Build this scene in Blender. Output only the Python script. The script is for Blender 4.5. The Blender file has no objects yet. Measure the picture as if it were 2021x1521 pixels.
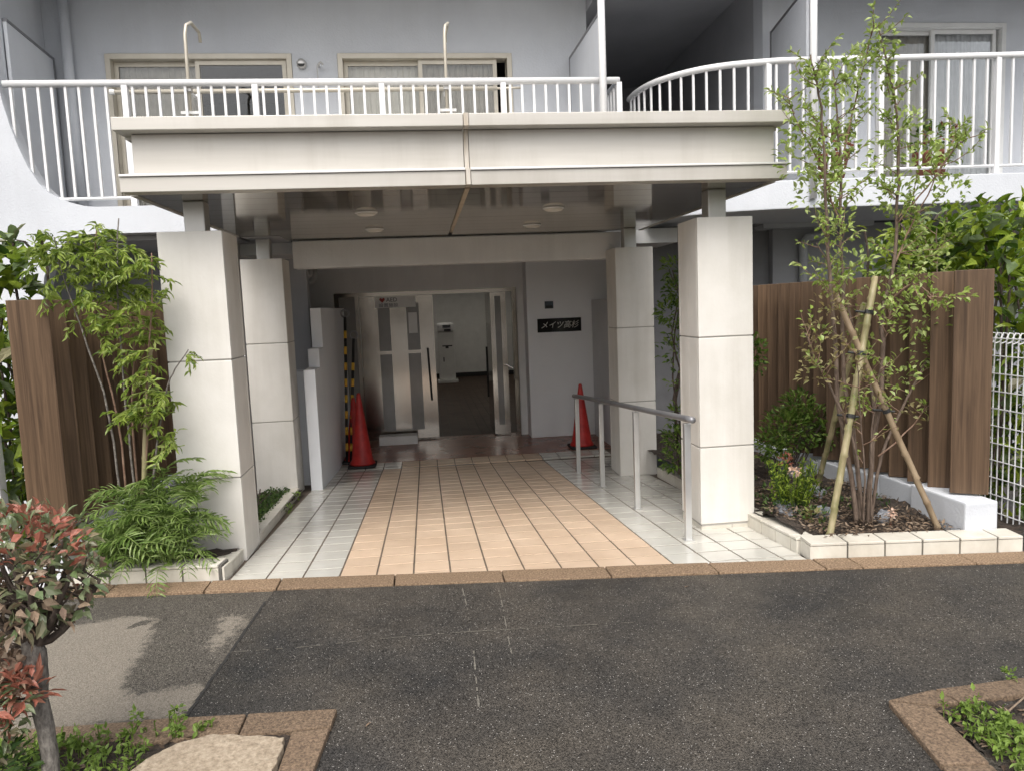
import bpy, bmesh, math, random
from mathutils import Vector, Matrix
random.seed(7)
S = bpy.context.scene
COL = S.collection
rad = math.radians

# ---------------------------------------------------------------- camera
cam_d = bpy.data.cameras.new('camera')
cam = bpy.data.objects.new('camera', cam_d)
COL.objects.link(cam)
YAW, PITCH, ROLL = 0.114, 0.105, -0.0401
cw, sw = math.cos(YAW), math.sin(YAW)
fwd = Vector((sw * math.cos(PITCH), cw * math.cos(PITCH), -math.sin(PITCH)))
r0 = Vector((cw, -sw, 0)); u0 = r0.cross(fwd)
rgt = r0 * math.cos(ROLL) + u0 * math.sin(ROLL)
upv = -r0 * math.sin(ROLL) + u0 * math.cos(ROLL)
M = Matrix((rgt, upv, -fwd)).transposed().to_4x4()
M.translation = Vector((0.587, -4.519, 1.5945))
cam.matrix_world = M
cam_d.sensor_width = 36
cam_d.lens = 36 * 1481.4 / 2021
cam_d.clip_start = 0.05
cam_d.clip_end = 500
S.camera = cam

# ---------------------------------------------------------------- light
SUN_EL, SUN_AZ = rad(54), rad(196)          # azimuth clockwise from +y (north)
w = bpy.data.worlds.new('World'); S.world = w; w.use_nodes = True
nt = w.node_tree; nt.nodes.clear()
sky = nt.nodes.new('ShaderNodeTexSky'); sky.sky_type = 'NISHITA'; sky.sun_disc = False
sky.sun_elevation = SUN_EL; sky.sun_rotation = SUN_AZ
sky.air_density = 1.0; sky.dust_density = 6.0; sky.ozone_density = 1.0
hs = nt.nodes.new('ShaderNodeHueSaturation'); hs.inputs['Saturation'].default_value = 0.34
bg = nt.nodes.new('ShaderNodeBackground'); bg.inputs['Strength'].default_value = 0.15
wo = nt.nodes.new('ShaderNodeOutputWorld')
nt.links.new(sky.outputs[0], hs.inputs['Color']); nt.links.new(hs.outputs[0], bg.inputs[0]); nt.links.new(bg.outputs[0], wo.inputs[0])
sd = bpy.data.lights.new('sun', 'SUN'); sun = bpy.data.objects.new('sun', sd); COL.objects.link(sun)
sd.energy = 0.55; sd.angle = rad(40); sd.color = (1.0, 0.96, 0.9)
sdir = Vector((math.sin(SUN_AZ) * math.cos(SUN_EL), math.cos(SUN_AZ) * math.cos(SUN_EL), math.sin(SUN_EL)))
sun.rotation_euler = (-sdir).to_track_quat('-Z', 'Y').to_euler()
S.view_settings.view_transform = 'Standard'
S.view_settings.look = 'None'
S.view_settings.exposure = 0.76
S.view_settings.gamma = 1
S.view_settings.use_curve_mapping = False

# ---------------------------------------------------------------- materials
MATS = {}
def new_mat(name):
    m = bpy.data.materials.new(name); m.use_nodes = True
    m.node_tree.nodes.clear(); MATS[name] = m
    return m, m.node_tree
def node(t, typ, **kw):
    n = t.nodes.new(typ)
    for k, v in kw.items():
        if k in n.inputs: n.inputs[k].default_value = v
        else: setattr(n, k, v)
    return n
def out(t, sh):
    o = t.nodes.new('ShaderNodeOutputMaterial'); t.links.new(sh, o.inputs[0])
def pbr(name, c1, c2=None, rough=0.6, scale=6.0, bump=0.0, bscale=60.0, metal=0.0, spec=0.5, rvar=0.0, stretch=None, island=0.0, contrast=(0.35, 0.65), coat=0.0, detail=6.0, bdist=0.01, grime=0.0, gcol=(.30, .27, .22), gstretch=(7, 7, .45)):
    """two-tone noise colour, noise bump, optional per-piece brightness change"""
    m, t = new_mat(name)
    b = node(t, 'ShaderNodeBsdfPrincipled'); b.inputs['Metallic'].default_value = metal
    b.inputs['Specular IOR Level'].default_value = spec
    b.inputs['Coat Weight'].default_value = coat; b.inputs['Coat Roughness'].default_value = 0.1
    geo = node(t, 'ShaderNodeNewGeometry'); mp = node(t, 'ShaderNodeMapping')
    t.links.new(geo.outputs['Position'], mp.inputs[0])
    if stretch: mp.inputs['Scale'].default_value = stretch
    nz = node(t, 'ShaderNodeTexNoise', Scale=scale, Detail=detail, Roughness=0.6)
    t.links.new(mp.outputs[0], nz.inputs['Vector'])
    cr = node(t, 'ShaderNodeValToRGB')
    cr.color_ramp.elements[0].position = contrast[0]; cr.color_ramp.elements[1].position = contrast[1]
    cr.color_ramp.elements[0].color = (*c1, 1); cr.color_ramp.elements[1].color = (*(c2 or c1), 1)
    t.links.new(nz.outputs[0], cr.inputs[0])
    col = cr.outputs[0]
    if island:
        oi = node(t, 'ShaderNodeObjectInfo')
        mr = node(t, 'ShaderNodeMapRange'); mr.inputs['To Min'].default_value = 1 - island; mr.inputs['To Max'].default_value = 1 + island
        t.links.new(oi.outputs['Random'], mr.inputs[0])
        hv = node(t, 'ShaderNodeHueSaturation'); t.links.new(mr.outputs[0], hv.inputs['Value']); t.links.new(col, hv.inputs['Color'])
        col = hv.outputs[0]
    if grime:
        mpg = node(t, 'ShaderNodeMapping'); mpg.inputs['Scale'].default_value = gstretch; t.links.new(geo.outputs['Position'], mpg.inputs[0])
        ng = node(t, 'ShaderNodeTexNoise', Scale=1.0, Detail=7.0, Roughness=0.65); t.links.new(mpg.outputs[0], ng.inputs['Vector'])
        ng2 = node(t, 'ShaderNodeTexNoise', Scale=1.1, Detail=3.0); t.links.new(geo.outputs['Position'], ng2.inputs['Vector'])
        mul = node(t, 'ShaderNodeMath', operation='MULTIPLY'); t.links.new(ng.outputs[0], mul.inputs[0]); t.links.new(ng2.outputs[0], mul.inputs[1])
        mg = node(t, 'ShaderNodeMapRange'); mg.inputs['From Min'].default_value = .22; mg.inputs['From Max'].default_value = .42; mg.inputs['To Max'].default_value = grime
        t.links.new(mul.outputs[0], mg.inputs[0])
        xg = node(t, 'ShaderNodeMix', data_type='RGBA'); t.links.new(mg.outputs[0], xg.inputs[0]); t.links.new(col, xg.inputs[6]); xg.inputs[7].default_value = (*gcol, 1)
        col = xg.outputs[2]
    t.links.new(col, b.inputs['Base Color'])
    b.inputs['Roughness'].default_value = rough
    if rvar:
        mr2 = node(t, 'ShaderNodeMapRange'); mr2.inputs['From Min'].default_value = 0.3; mr2.inputs['From Max'].default_value = 0.7
        mr2.inputs['To Min'].default_value = max(0.02, rough - rvar); mr2.inputs['To Max'].default_value = rough + rvar
        n3 = node(t, 'ShaderNodeTexNoise', Scale=scale * 0.6, Detail=4.0); t.links.new(mp.outputs[0], n3.inputs['Vector'])
        t.links.new(n3.outputs[0], mr2.inputs[0]); t.links.new(mr2.outputs[0], b.inputs['Roughness'])
    if bump:
        n2 = node(t, 'ShaderNodeTexNoise', Scale=bscale, Detail=5.0, Roughness=0.65)
        t.links.new(mp.outputs[0], n2.inputs['Vector'])
        bp = node(t, 'ShaderNodeBump', Strength=bump, Distance=bdist); t.links.new(n2.outputs[0], bp.inputs['Height'])
        t.links.new(bp.outputs[0], b.inputs['Normal'])
    out(t, b.outputs[0])
    return m
def leaf_mat(name, cols, rough=0.45, trans=0.35, spec=0.4, obj_random=False):
    m, t = new_mat(name)
    if obj_random: src = node(t, 'ShaderNodeObjectInfo').outputs['Random']
    else: src = node(t, 'ShaderNodeNewGeometry').outputs['Random Per Island']
    cr = node(t, 'ShaderNodeValToRGB'); e = cr.color_ramp.elements
    while len(e) < len(cols): e.new(0.5)
    for i, c in enumerate(cols):
        e[i].position = i / (len(cols) - 1); e[i].color = (*c, 1)
    t.links.new(src, cr.inputs[0])
    geo = node(t, 'ShaderNodeNewGeometry'); nz = node(t, 'ShaderNodeTexNoise', Scale=45.0, Detail=3.0)
    t.links.new(geo.outputs['Position'], nz.inputs['Vector'])
    mr = node(t, 'ShaderNodeMapRange'); mr.inputs['To Min'].default_value = 0.72; mr.inputs['To Max'].default_value = 1.3
    t.links.new(nz.outputs[0], mr.inputs[0])
    hv = node(t, 'ShaderNodeHueSaturation'); t.links.new(cr.outputs[0], hv.inputs['Color']); t.links.new(mr.outputs[0], hv.inputs['Value'])
    b = node(t, 'ShaderNodeBsdfPrincipled', Roughness=rough); b.inputs['Specular IOR Level'].default_value = spec
    tr = node(t, 'ShaderNodeBsdfTranslucent')
    t.links.new(hv.outputs[0], b.inputs['Base Color']); t.links.new(hv.outputs[0], tr.inputs[0])
    mx = node(t, 'ShaderNodeMixShader'); mx.inputs[0].default_value = trans
    t.links.new(b.outputs[0], mx.inputs[1]); t.links.new(tr.outputs[0], mx.inputs[2])
    out(t, mx.outputs[0])
    return m
def asphalt_mat(name, base_a, base_b, speck, rough, attr=None, dry=None):  # attr masks the patches, last argument is their paler colour
    m, t = new_mat(name)
    geo = node(t, 'ShaderNodeNewGeometry'); P = geo.outputs['Position']
    b = node(t, 'ShaderNodeBsdfPrincipled'); b.inputs['Specular IOR Level'].default_value = 0.25
    n1 = node(t, 'ShaderNodeTexNoise', Scale=1.3, Detail=8.0, Roughness=0.62); t.links.new(P, n1.inputs['Vector'])
    cr = node(t, 'ShaderNodeValToRGB'); cr.color_ramp.elements[0].position = 0.35; cr.color_ramp.elements[1].position = 0.68
    cr.color_ramp.elements[0].color = (*base_a, 1); cr.color_ramp.elements[1].color = (*base_b, 1)
    t.links.new(n1.outputs[0], cr.inputs[0])
    v = node(t, 'ShaderNodeTexVoronoi', Scale=215.0); t.links.new(P, v.inputs['Vector'])
    sp = node(t, 'ShaderNodeSeparateColor'); t.links.new(v.outputs['Color'], sp.inputs[0])
    # every chip of stone gets its own grey
    mr = node(t, 'ShaderNodeMapRange'); mr.inputs['To Min'].default_value = 0.3; mr.inputs['To Max'].default_value = 1.85
    t.links.new(sp.outputs[0], mr.inputs[0])
    hv = node(t, 'ShaderNodeHueSaturation'); t.links.new(cr.outputs[0], hv.inputs['Color']); t.links.new(mr.outputs[0], hv.inputs['Value'])
    g = node(t, 'ShaderNodeMath', operation='GREATER_THAN'); g.inputs[1].default_value = 0.978; t.links.new(sp.outputs[1], g.inputs[0])
    d = node(t, 'ShaderNodeMath', operation='LESS_THAN'); d.inputs[1].default_value = 0.5; t.links.new(v.outputs['Distance'], d.inputs[0])
    gm = node(t, 'ShaderNodeMath', operation='MULTIPLY'); t.links.new(g.outputs[0], gm.inputs[0]); t.links.new(d.outputs[0], gm.inputs[1])
    mx = node(t, 'ShaderNodeMix', data_type='RGBA'); t.links.new(gm.outputs[0], mx.inputs[0])
    t.links.new(hv.outputs[0], mx.inputs[6]); mx.inputs[7].default_value = (*speck, 1)
    col = mx.outputs[2]
    b.inputs['Roughness'].default_value = rough
    n2 = node(t, 'ShaderNodeTexNoise', Scale=2.3, Detail=3.0); t.links.new(P, n2.inputs['Vector'])
    mrr = node(t, 'ShaderNodeMapRange'); mrr.inputs['From Min'].default_value = 0.35; mrr.inputs['From Max'].default_value = 0.65
    mrr.inputs['To Min'].default_value = rough - 0.12; mrr.inputs['To Max'].default_value = rough + 0.15
    t.links.new(n2.outputs[0], mrr.inputs[0]); rsock = mrr.outputs[0]
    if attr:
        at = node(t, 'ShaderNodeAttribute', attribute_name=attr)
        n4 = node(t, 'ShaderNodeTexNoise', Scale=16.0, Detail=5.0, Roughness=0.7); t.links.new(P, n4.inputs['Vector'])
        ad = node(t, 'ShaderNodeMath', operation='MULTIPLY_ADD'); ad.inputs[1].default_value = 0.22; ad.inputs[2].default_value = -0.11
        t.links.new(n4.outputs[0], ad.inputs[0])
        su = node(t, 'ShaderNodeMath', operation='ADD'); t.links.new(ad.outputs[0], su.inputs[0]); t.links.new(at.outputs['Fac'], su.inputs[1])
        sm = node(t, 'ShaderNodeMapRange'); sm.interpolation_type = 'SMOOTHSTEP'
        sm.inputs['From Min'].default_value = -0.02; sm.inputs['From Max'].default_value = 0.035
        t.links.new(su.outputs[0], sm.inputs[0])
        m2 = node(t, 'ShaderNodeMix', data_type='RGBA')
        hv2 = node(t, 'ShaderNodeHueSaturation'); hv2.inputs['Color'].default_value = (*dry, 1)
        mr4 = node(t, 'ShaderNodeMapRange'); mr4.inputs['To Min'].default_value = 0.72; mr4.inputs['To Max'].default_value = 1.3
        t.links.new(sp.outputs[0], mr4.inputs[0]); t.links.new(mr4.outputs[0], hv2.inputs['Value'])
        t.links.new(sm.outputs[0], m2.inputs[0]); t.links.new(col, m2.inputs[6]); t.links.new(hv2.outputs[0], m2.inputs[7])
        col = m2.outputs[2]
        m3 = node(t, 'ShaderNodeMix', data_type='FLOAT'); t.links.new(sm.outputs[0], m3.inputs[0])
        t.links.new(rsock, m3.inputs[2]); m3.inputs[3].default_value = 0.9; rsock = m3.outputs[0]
    t.links.new(rsock, b.inputs['Roughness'])
    t.links.new(col, b.inputs['Base Color'])
    bp = node(t, 'ShaderNodeBump', Strength=0.6, Distance=0.004); bp.invert = True
    t.links.new(v.outputs['Distance'], bp.inputs['Height']); t.links.new(bp.outputs[0], b.inputs['Normal'])
    out(t, b.outputs[0])
    return m
def wood_mat(name, dark, light):
    m, t = new_mat(name)
    tc = node(t, 'ShaderNodeTexCoord'); mp = node(t, 'ShaderNodeMapping')
    oi = node(t, 'ShaderNodeObjectInfo')
    t.links.new(tc.outputs['Object'], mp.inputs[0]); mp.inputs['Scale'].default_value = (42, 42, 1.2)
    cmb = node(t, 'ShaderNodeCombineXYZ'); mu = node(t, 'ShaderNodeMath', operation='MULTIPLY'); mu.inputs[1].default_value = 50
    t.links.new(oi.outputs['Random'], mu.inputs[0]); t.links.new(mu.outputs[0], cmb.inputs[2]); t.links.new(mu.outputs[0], cmb.inputs[0]); t.links.new(cmb.outputs[0], mp.inputs['Location'])
    nz = node(t, 'ShaderNodeTexNoise', Scale=1.0, Detail=7.0, Roughness=0.65, Distortion=0.6); t.links.new(mp.outputs[0], nz.inputs['Vector'])
    cr = node(t, 'ShaderNodeValToRGB'); cr.color_ramp.elements[0].position = 0.33; cr.color_ramp.elements[1].position = 0.68
    cr.color_ramp.elements[0].color = (*dark, 1); cr.color_ramp.elements[1].color = (*light, 1); t.links.new(nz.outputs[0], cr.inputs[0])
    mr = node(t, 'ShaderNodeMapRange'); mr.inputs['To Min'].default_value = 0.78; mr.inputs['To Max'].default_value = 1.25; t.links.new(oi.outputs['Random'], mr.inputs[0])
    hv = node(t, 'ShaderNodeHueSaturation'); t.links.new(cr.outputs[0], hv.inputs['Color']); t.links.new(mr.outputs[0], hv.inputs['Value'])
    b = node(t, 'ShaderNodeBsdfPrincipled', Roughness=0.55); b.inputs['Specular IOR Level'].default_value = 0.3
    t.links.new(hv.outputs[0], b.inputs['Base Color'])
    bp = node(t, 'ShaderNodeBump', Strength=0.35, Distance=0.003); t.links.new(nz.outputs[0], bp.inputs['Height']); t.links.new(bp.outputs[0], b.inputs['Normal'])
    out(t, b.outputs[0]); return m
def glass_mat(name, tint=(0.8, 0.85, 0.85), tr=0.8):
    m, t = new_mat(name)
    gl = node(t, 'ShaderNodeBsdfGlossy', Roughness=0.02); gl.inputs[0].default_value = (0.9, 0.9, 0.9, 1)
    tp = node(t, 'ShaderNodeBsdfTransparent'); tp.inputs[0].default_value = (*[c * tr for c in tint], 1)
    fr = node(t, 'ShaderNodeFresnel', IOR=1.5); mx = node(t, 'ShaderNodeMixShader')
    t.links.new(fr.outputs[0], mx.inputs[0]); t.links.new(tp.outputs[0], mx.inputs[1]); t.links.new(gl.outputs[0], mx.inputs[2])
    out(t, mx.outputs[0]); return m
def emit_mat(name, c, s):
    m, t = new_mat(name); e = node(t, 'ShaderNodeEmission', Strength=s); e.inputs[0].default_value = (*c, 1); out(t, e.outputs[0]); return m

stucco = pbr('stucco', (.56, .58, .615), (.61, .63, .66), .85, 1.3, .35, 55, bdist=.012, grime=.17, gcol=(.38, .38, .38), gstretch=(4, 4, .35))
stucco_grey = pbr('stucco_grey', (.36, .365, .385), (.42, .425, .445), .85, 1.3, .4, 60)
conc_dark = pbr('conc_dark', (.20, .20, .21), (.26, .26, .27), .9, 2, .3, 50)
inner_wall = pbr('inner_wall', (.70, .70, .695), (.76, .76, .75), .8, 1.5, .25, 70, grime=.2, gcol=(.4, .39, .37))
white_paint = pbr('white_paint', (.68, .68, .68), (.74, .74, .74), .35, 5, .05, 40)
white_soft = pbr('white_soft', (.70, .70, .68), (.77, .77, .75), .5, 5)
stone = pbr('stone', (.65, .625, .575), (.715, .69, .645), .5, 3.2, .12, 35, island=.035, rvar=.1, grime=.34, gcol=(.42, .39, .33))
stone_joint = pbr('stone_joint', (.42, .40, .37), None, .9)
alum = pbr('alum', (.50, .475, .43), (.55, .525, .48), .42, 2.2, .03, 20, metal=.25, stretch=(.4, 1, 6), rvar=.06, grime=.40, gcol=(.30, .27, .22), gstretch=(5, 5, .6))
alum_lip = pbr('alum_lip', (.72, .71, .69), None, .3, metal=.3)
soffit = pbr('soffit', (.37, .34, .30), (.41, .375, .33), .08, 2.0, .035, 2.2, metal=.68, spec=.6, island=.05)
tan = pbr('tan', (.42, .34, .25), (.52, .44, .34), .6, 9, stretch=(1, 1, .4))
rust = pbr('rust', (.40, .33, .24), (.54, .50, .44), .6, 7, stretch=(5, 1, .5), contrast=(.3, .6))
steel_post = pbr('steel_post', (.50, .49, .47), (.56, .55, .53), .35, 3, metal=.5)
steel = pbr('steel', (.34, .31, .275), (.38, .35, .31), .13, 1.5, .01, 6, metal=.95, rvar=.05)
steel_dark = pbr('steel_dark', (.12, .105, .095), (.16, .145, .13), .3, 3, metal=.6)
handrail_m = pbr('handrail_m', (.58, .58, .57), (.66, .66, .65), .28, 4, metal=.7)
rail_grey = pbr('rail_grey', (.20, .20, .21), (.26, .26, .27), .35, 4, metal=.4)
tile_o = pbr('tile_o', (.56, .415, .295), (.66, .505, .37), .42, 2.0, .5, 130, island=.06, grime=.35, gcol=(.36, .26, .18), gstretch=(2.5, 2.5, 2.5), rvar=.1, stretch=(1, 1, 1), bdist=.004)
tile_w = pbr('tile_w', (.52, .505, .455), (.61, .595, .54), .2, 2.0, .10, 5, island=.04, grime=.3, gcol=(.36, .34, .29), gstretch=(2.5, 2.5, 2.5), rvar=.1, bdist=.02)
tile_k = pbr('tile_k', (.58, .545, .465), (.67, .64, .565), .45, 3, .15, 30, island=.05, grime=.4, gcol=(.30, .26, .20), gstretch=(5, 5, 3))
grout = pbr('grout', (.10, .078, .058), (.16, .125, .095), .8, 6)
grout_w = pbr('grout_w', (.10, .095, .085), (.15, .14, .125), .8, 6)
kerb_m = pbr('kerb_m', (.13, .082, .048), (.40, .28, .175), .8, 100, .8, 150, contrast=(.36, .72), island=.12)
kerb_dark = pbr('kerb_dark', (.09, .06, .038), (.30, .21, .135), .85, 110, .8, 140, contrast=(.36, .72), island=.1)
stone_flat = pbr('stone_flat', (.25, .195, .135), (.42, .345, .255), .9, 60, .8, 45)
soil = pbr('soil', (.02, .015, .011), (.085, .062, .046), .95, 22, 1.0, 45, bdist=.03)
mulch_m = leaf_mat('mulch_m', [(.05, .035, .025), (.13, .09, .06), (.26, .20, .145), (.07, .05, .035), (.19, .135, .09)], .85, 0, .2)
redbrown = pbr('redbrown', (.17, .050, .022), (.26, .085, .042), .28, 4, .04, 8, rvar=.05, bdist=.01)
lobby_floor = pbr('lobby_floor', (.05, .03, .02), (.085, .055, .038), .55, 3, .05, 20, spec=.2)
black = pbr('black', (.012, .012, .012), (.02, .02, .02), .5, 20)
black_gloss = pbr('black_gloss', (.006, .006, .006), None, .12)
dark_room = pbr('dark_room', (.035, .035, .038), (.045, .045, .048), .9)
beige_frame = pbr('beige_frame', (.50, .46, .38), (.56, .52, .44), .4, 6, metal=.2)
curtain_m = pbr('curtain_m', (.66, .62, .54), (.74, .70, .62), .9, 8)
curtain_dark = pbr('curtain_dark', (.40, .365, .31), (.48, .44, .38), .9, 8)
curtain_grey = pbr('curtain_grey', (.66, .66, .67), (.76, .76, .77), .9, 8)
curtain_white = pbr('curtain_white', (.62, .61, .62), (.72, .71, .72), .9, 8)
plank_m = wood_mat('plank_m', (.060, .036, .021), (.150, .094, .055))
red_plastic = pbr('red_plastic', (.36, .014, .012), (.52, .03, .024), .45, 9, .05, 30)
rubber = pbr('rubber', (.018, .016, .016), None, .7)
yellow_p = pbr('yellow_p', (.62, .40, .03), (.70, .36, .05), .5, 7)
bamboo_m = pbr('bamboo_m', (.17, .165, .065), (.33, .275, .16), .5, 14, .2, 30, stretch=(1, 1, .35), contrast=(.38, .6))
bamboo_pale = pbr('bamboo_pale', (.21, .15, .09), (.31, .235, .15), .55, 14, .2, 30, stretch=(1, 1, .35))
bark = pbr('bark', (.085, .058, .042), (.19, .14, .105), .9, 40, .8, 70, stretch=(1, 1, .3))
bark_dark = pbr('bark_dark', (.045, .032, .025), (.13, .10, .08), .95, 38, 1.0, 60, stretch=(1, 1, .4))
bark_grey = pbr('bark_grey', (.10, .088, .078), (.27, .245, .215), .95, 60, 1.0, 70, stretch=(1, 1, .5))
twig = pbr('twig', (.15, .085, .055), (.25, .165, .115), .8, 20)
terracotta = pbr('terracotta', (.16, .055, .03), (.24, .09, .05), .8, 8)
grey_stone = pbr('grey_stone', (.17, .18, .20), (.26, .27, .29), .8, 10, .6, 30)
flower_pink = leaf_mat('flower_pink', [(.75, .52, .40), (.78, .62, .50)], .7, .3)
flower_red = leaf_mat('flower_red', [(.22, .07, .045), (.30, .12, .08)], .7, .3)
plaque_text = pbr('plaque_text', (.62, .61, .56), None, .45, metal=.2)
ink = pbr('ink', (.03, .028, .03), None, .6)
ink_red = pbr('ink_red', (.28, .03, .02), None, .6)
ink_blue = pbr('ink_blue', (.04, .05, .09), None, .6)
plate_blue = pbr('plate_blue', (.035, .045, .06), (.06, .075, .095), .4, 30)
lamp_glass = pbr('lamp_glass', (.72, .69, .62), None, .45)
glass = glass_mat('glass', (.98, .99, .99), .97); glass_dk = pbr('glass_dk', (.24, .235, .22), (.29, .28, .265), .12, 3)
stucco_white = pbr('stucco_white', (.80, .82, .85), (.84, .855, .88), .7, 1.5, .2, 60)
lobby_lamp = emit_mat('lobby_lamp', (1, .93, .82), 2.9)
leaf_tree = leaf_mat('leaf_tree', [(.18, .26, .04), (.28, .38, .07), (.38, .48, .12), (.46, .54, .22), (.22, .31, .06)], .4, .4, .5)
leaf_tree_y = leaf_mat('leaf_tree_y', [(.18, .14, .05), (.26, .22, .09), (.34, .30, .15), (.22, .26, .07)], .5, .4, .4)
leaf_nandina = leaf_mat('leaf_nandina', [(.09, .15, .02), (.19, .27, .035), (.31, .39, .07), (.22, .30, .045), (.40, .46, .15)], .4, .4, .5)
leaf_mahonia = leaf_mat('leaf_mahonia', [(.09, .155, .03), (.15, .235, .05), (.24, .33, .09), (.19, .28, .065), (.33, .40, .16)], .4, .35, .5)
leaf_dark = leaf_mat('leaf_dark', [(.02, .045, .01), (.04, .085, .015), (.07, .13, .02), (.10, .14, .035)], .45, .3, .4)
leaf_hedge = leaf_mat('leaf_hedge', [(.04, .085, .01), (.09, .16, .015), (.18, .26, .02), (.30, .37, .035), (.06, .11, .012)], .35, .35, .5)
leaf_lime = leaf_mat('leaf_lime', [(.12, .20, .02), (.20, .29, .03), (.28, .36, .05), (.16, .24, .03)], .45, .4, .4, obj_random=True)
leaf_bush = leaf_mat('leaf_bush', [(.045, .09, .015), (.085, .155, .022), (.14, .22, .035), (.20, .27, .06)], .45, .35, .4)
leaf_bright = leaf_mat('leaf_bright', [(.14, .21, .02), (.20, .28, .03), (.27, .34, .05)], .5, .4, .3)
leaf_weed = leaf_mat('leaf_weed', [(.09, .15, .025), (.15, .23, .04), (.22, .32, .06), (.26, .36, .10)], .5, .4, .35)
leaf_red = leaf_mat('leaf_red', [(.32, .10, .065), (.38, .15, .10), (.28, .13, .085), (.38, .19, .13)], .38, .3, .5, obj_random=True)
leaf_ph = leaf_mat('leaf_ph', [(.15, .21, .085), (.22, .28, .15), (.12, .17, .075), (.27, .25, .15)], .32, .3, .55, obj_random=True)
leaf_phs = leaf_mat('leaf_phs', [(.17, .22, .09), (.24, .28, .16), (.13, .17, .075), (.30, .25, .16), (.20, .23, .12)], .35, .3, .5)
leaf_reds = leaf_mat('leaf_reds', [(.36, .12, .08), (.42, .17, .12), (.30, .15, .10)], .4, .3, .4)
leaf_deads = leaf_mat('leaf_deads', [(.24, .16, .105), (.34, .26, .19), (.17, .11, .08)], .75, .25, .3)
leaf_dead = leaf_mat('leaf_dead', [(.24, .16, .105), (.32, .23, .155), (.40, .32, .24), (.17, .11, .08)], .75, .25, .3, obj_random=True)
asphalt_new = asphalt_mat('asphalt_new', (.029, .028, .027), (.069, .060, .049), (.36, .34, .31), .55)
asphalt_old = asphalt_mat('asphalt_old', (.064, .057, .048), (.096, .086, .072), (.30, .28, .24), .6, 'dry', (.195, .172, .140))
crack_m = pbr('crack_m', (.12, .11, .09), (.17, .155, .13), .9, 60)

# ---------------------------------------------------------------- mesh helpers
class MB:
    def __init__(s): s.v = []; s.f = []
    def add(s, vs, fs):
        o = len(s.v); s.v += [tuple(v) for v in vs]; s.f += [tuple(i + o for i in f) for f in fs]
    def box(s, x0, x1, y0, y1, z0, z1):
        s.add([(x0, y0, z0), (x1, y0, z0), (x1, y1, z0), (x0, y1, z0), (x0, y0, z1), (x1, y0, z1), (x1, y1, z1), (x0, y1, z1)],
              [(0, 3, 2, 1), (4, 5, 6, 7), (0, 1, 5, 4), (1, 2, 6, 5), (2, 3, 7, 6), (3, 0, 4, 7)]); return s
    def prism(s, poly, z0, z1):
        """plan polygon (ccw from above), z0/z1 numbers or functions of (x, y)"""
        n = len(poly); a = z0 if callable(z0) else (lambda x, y: z0); b = z1 if callable(z1) else (lambda x, y: z1)
        s.add([(x, y, a(x, y)) for x, y in poly] + [(x, y, b(x, y)) for x, y in poly],
              [tuple(range(n - 1, -1, -1)), tuple(range(n, 2 * n))] + [(i, (i + 1) % n, n + (i + 1) % n, n + i) for i in range(n)]); return s
    def prism_y(s, poly, y0, y1):
        """outline in (x, z), pushed from y0 (front) to y1"""
        n = len(poly)
        s.add([(x, y0, z) for x, z in poly] + [(x, y1, z) for x, z in poly],
              [tuple(range(n)), tuple(range(2 * n - 1, n - 1, -1))] + [((i + 1) % n, i, n + i, n + (i + 1) % n) for i in range(n)]); return s
    def quad(s, a, b, c, d): s.add([a, b, c, d], [(0, 1, 2, 3)]); return s
    def tube(s, path, r, n=6, caps=True):
        P = [Vector(p) for p in path]; R = r if isinstance(r, (list, tuple)) else [r] * len(P)
        vs = []; fs = []; t0 = (P[1] - P[0]).normalized()
        ref = Vector((0, 0, 1)) if abs(t0.z) < .9 else Vector((1, 0, 0))
        a = t0.cross(ref).normalized()
        for i, p in enumerate(P):
            t = (P[min(i + 1, len(P) - 1)] - P[max(i - 1, 0)]).normalized()
            a = (a - t * a.dot(t)).normalized(); b = t.cross(a)
            for k in range(n):
                an = 2 * math.pi * k / n; vs.append(p + (a * math.cos(an) + b * math.sin(an)) * R[i])
        for i in range(len(P) - 1):
            for k in range(n):
                fs.append((i * n + k, i * n + (k + 1) % n, (i + 1) * n + (k + 1) % n, (i + 1) * n + k))
        if caps: fs += [tuple(range(n - 1, -1, -1)), tuple(range((len(P) - 1) * n, len(P) * n))]
        s.add(vs, fs); return s
    def lathe(s, prof, cx=0, cy=0, n=20):
        vs = []; fs = []
        for r, z in prof:
            for k in range(n): vs.append((cx + r * math.cos(2 * math.pi * k / n), cy + r * math.sin(2 * math.pi * k / n), z))
        for i in range(len(prof) - 1):
            for k in range(n): fs.append((i * n + k, i * n + (k + 1) % n, (i + 1) * n + (k + 1) % n, (i + 1) * n + k))
        fs += [tuple(range(n - 1, -1, -1)), tuple(range((len(prof) - 1) * n, len(prof) * n))]
        s.add(vs, fs); return s
    def leaf(s, p, d, l, wd, roll=0.0, droop=.25, fold=.25):
        d = Vector(d).normalized(); up = Vector((0, 0, 1))
        if abs(d.z) > .95: up = Vector((1, 0, 0))
        x = d.cross(up).normalized(); z = x.cross(d)
        c, sn = math.cos(roll), math.sin(roll); x, z = x * c + z * sn, z * c - x * sn
        p = Vector(p); h = wd * .5
        def q(a, b, e): return p + x * a + d * b + z * e
        s.add([q(0, 0, 0), q(-h, l * .42, h * fold), q(-h * .6, l * .75, h * fold - droop * l * .35), q(0, l, -droop * l),
               q(h * .6, l * .75, h * fold - droop * l * .35), q(h, l * .42, h * fold), q(0, l * .5, -droop * l * .12)],
              [(0, 6, 2, 1), (6, 3, 2), (0, 5, 4, 6), (6, 4, 3)])
        return s
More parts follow.
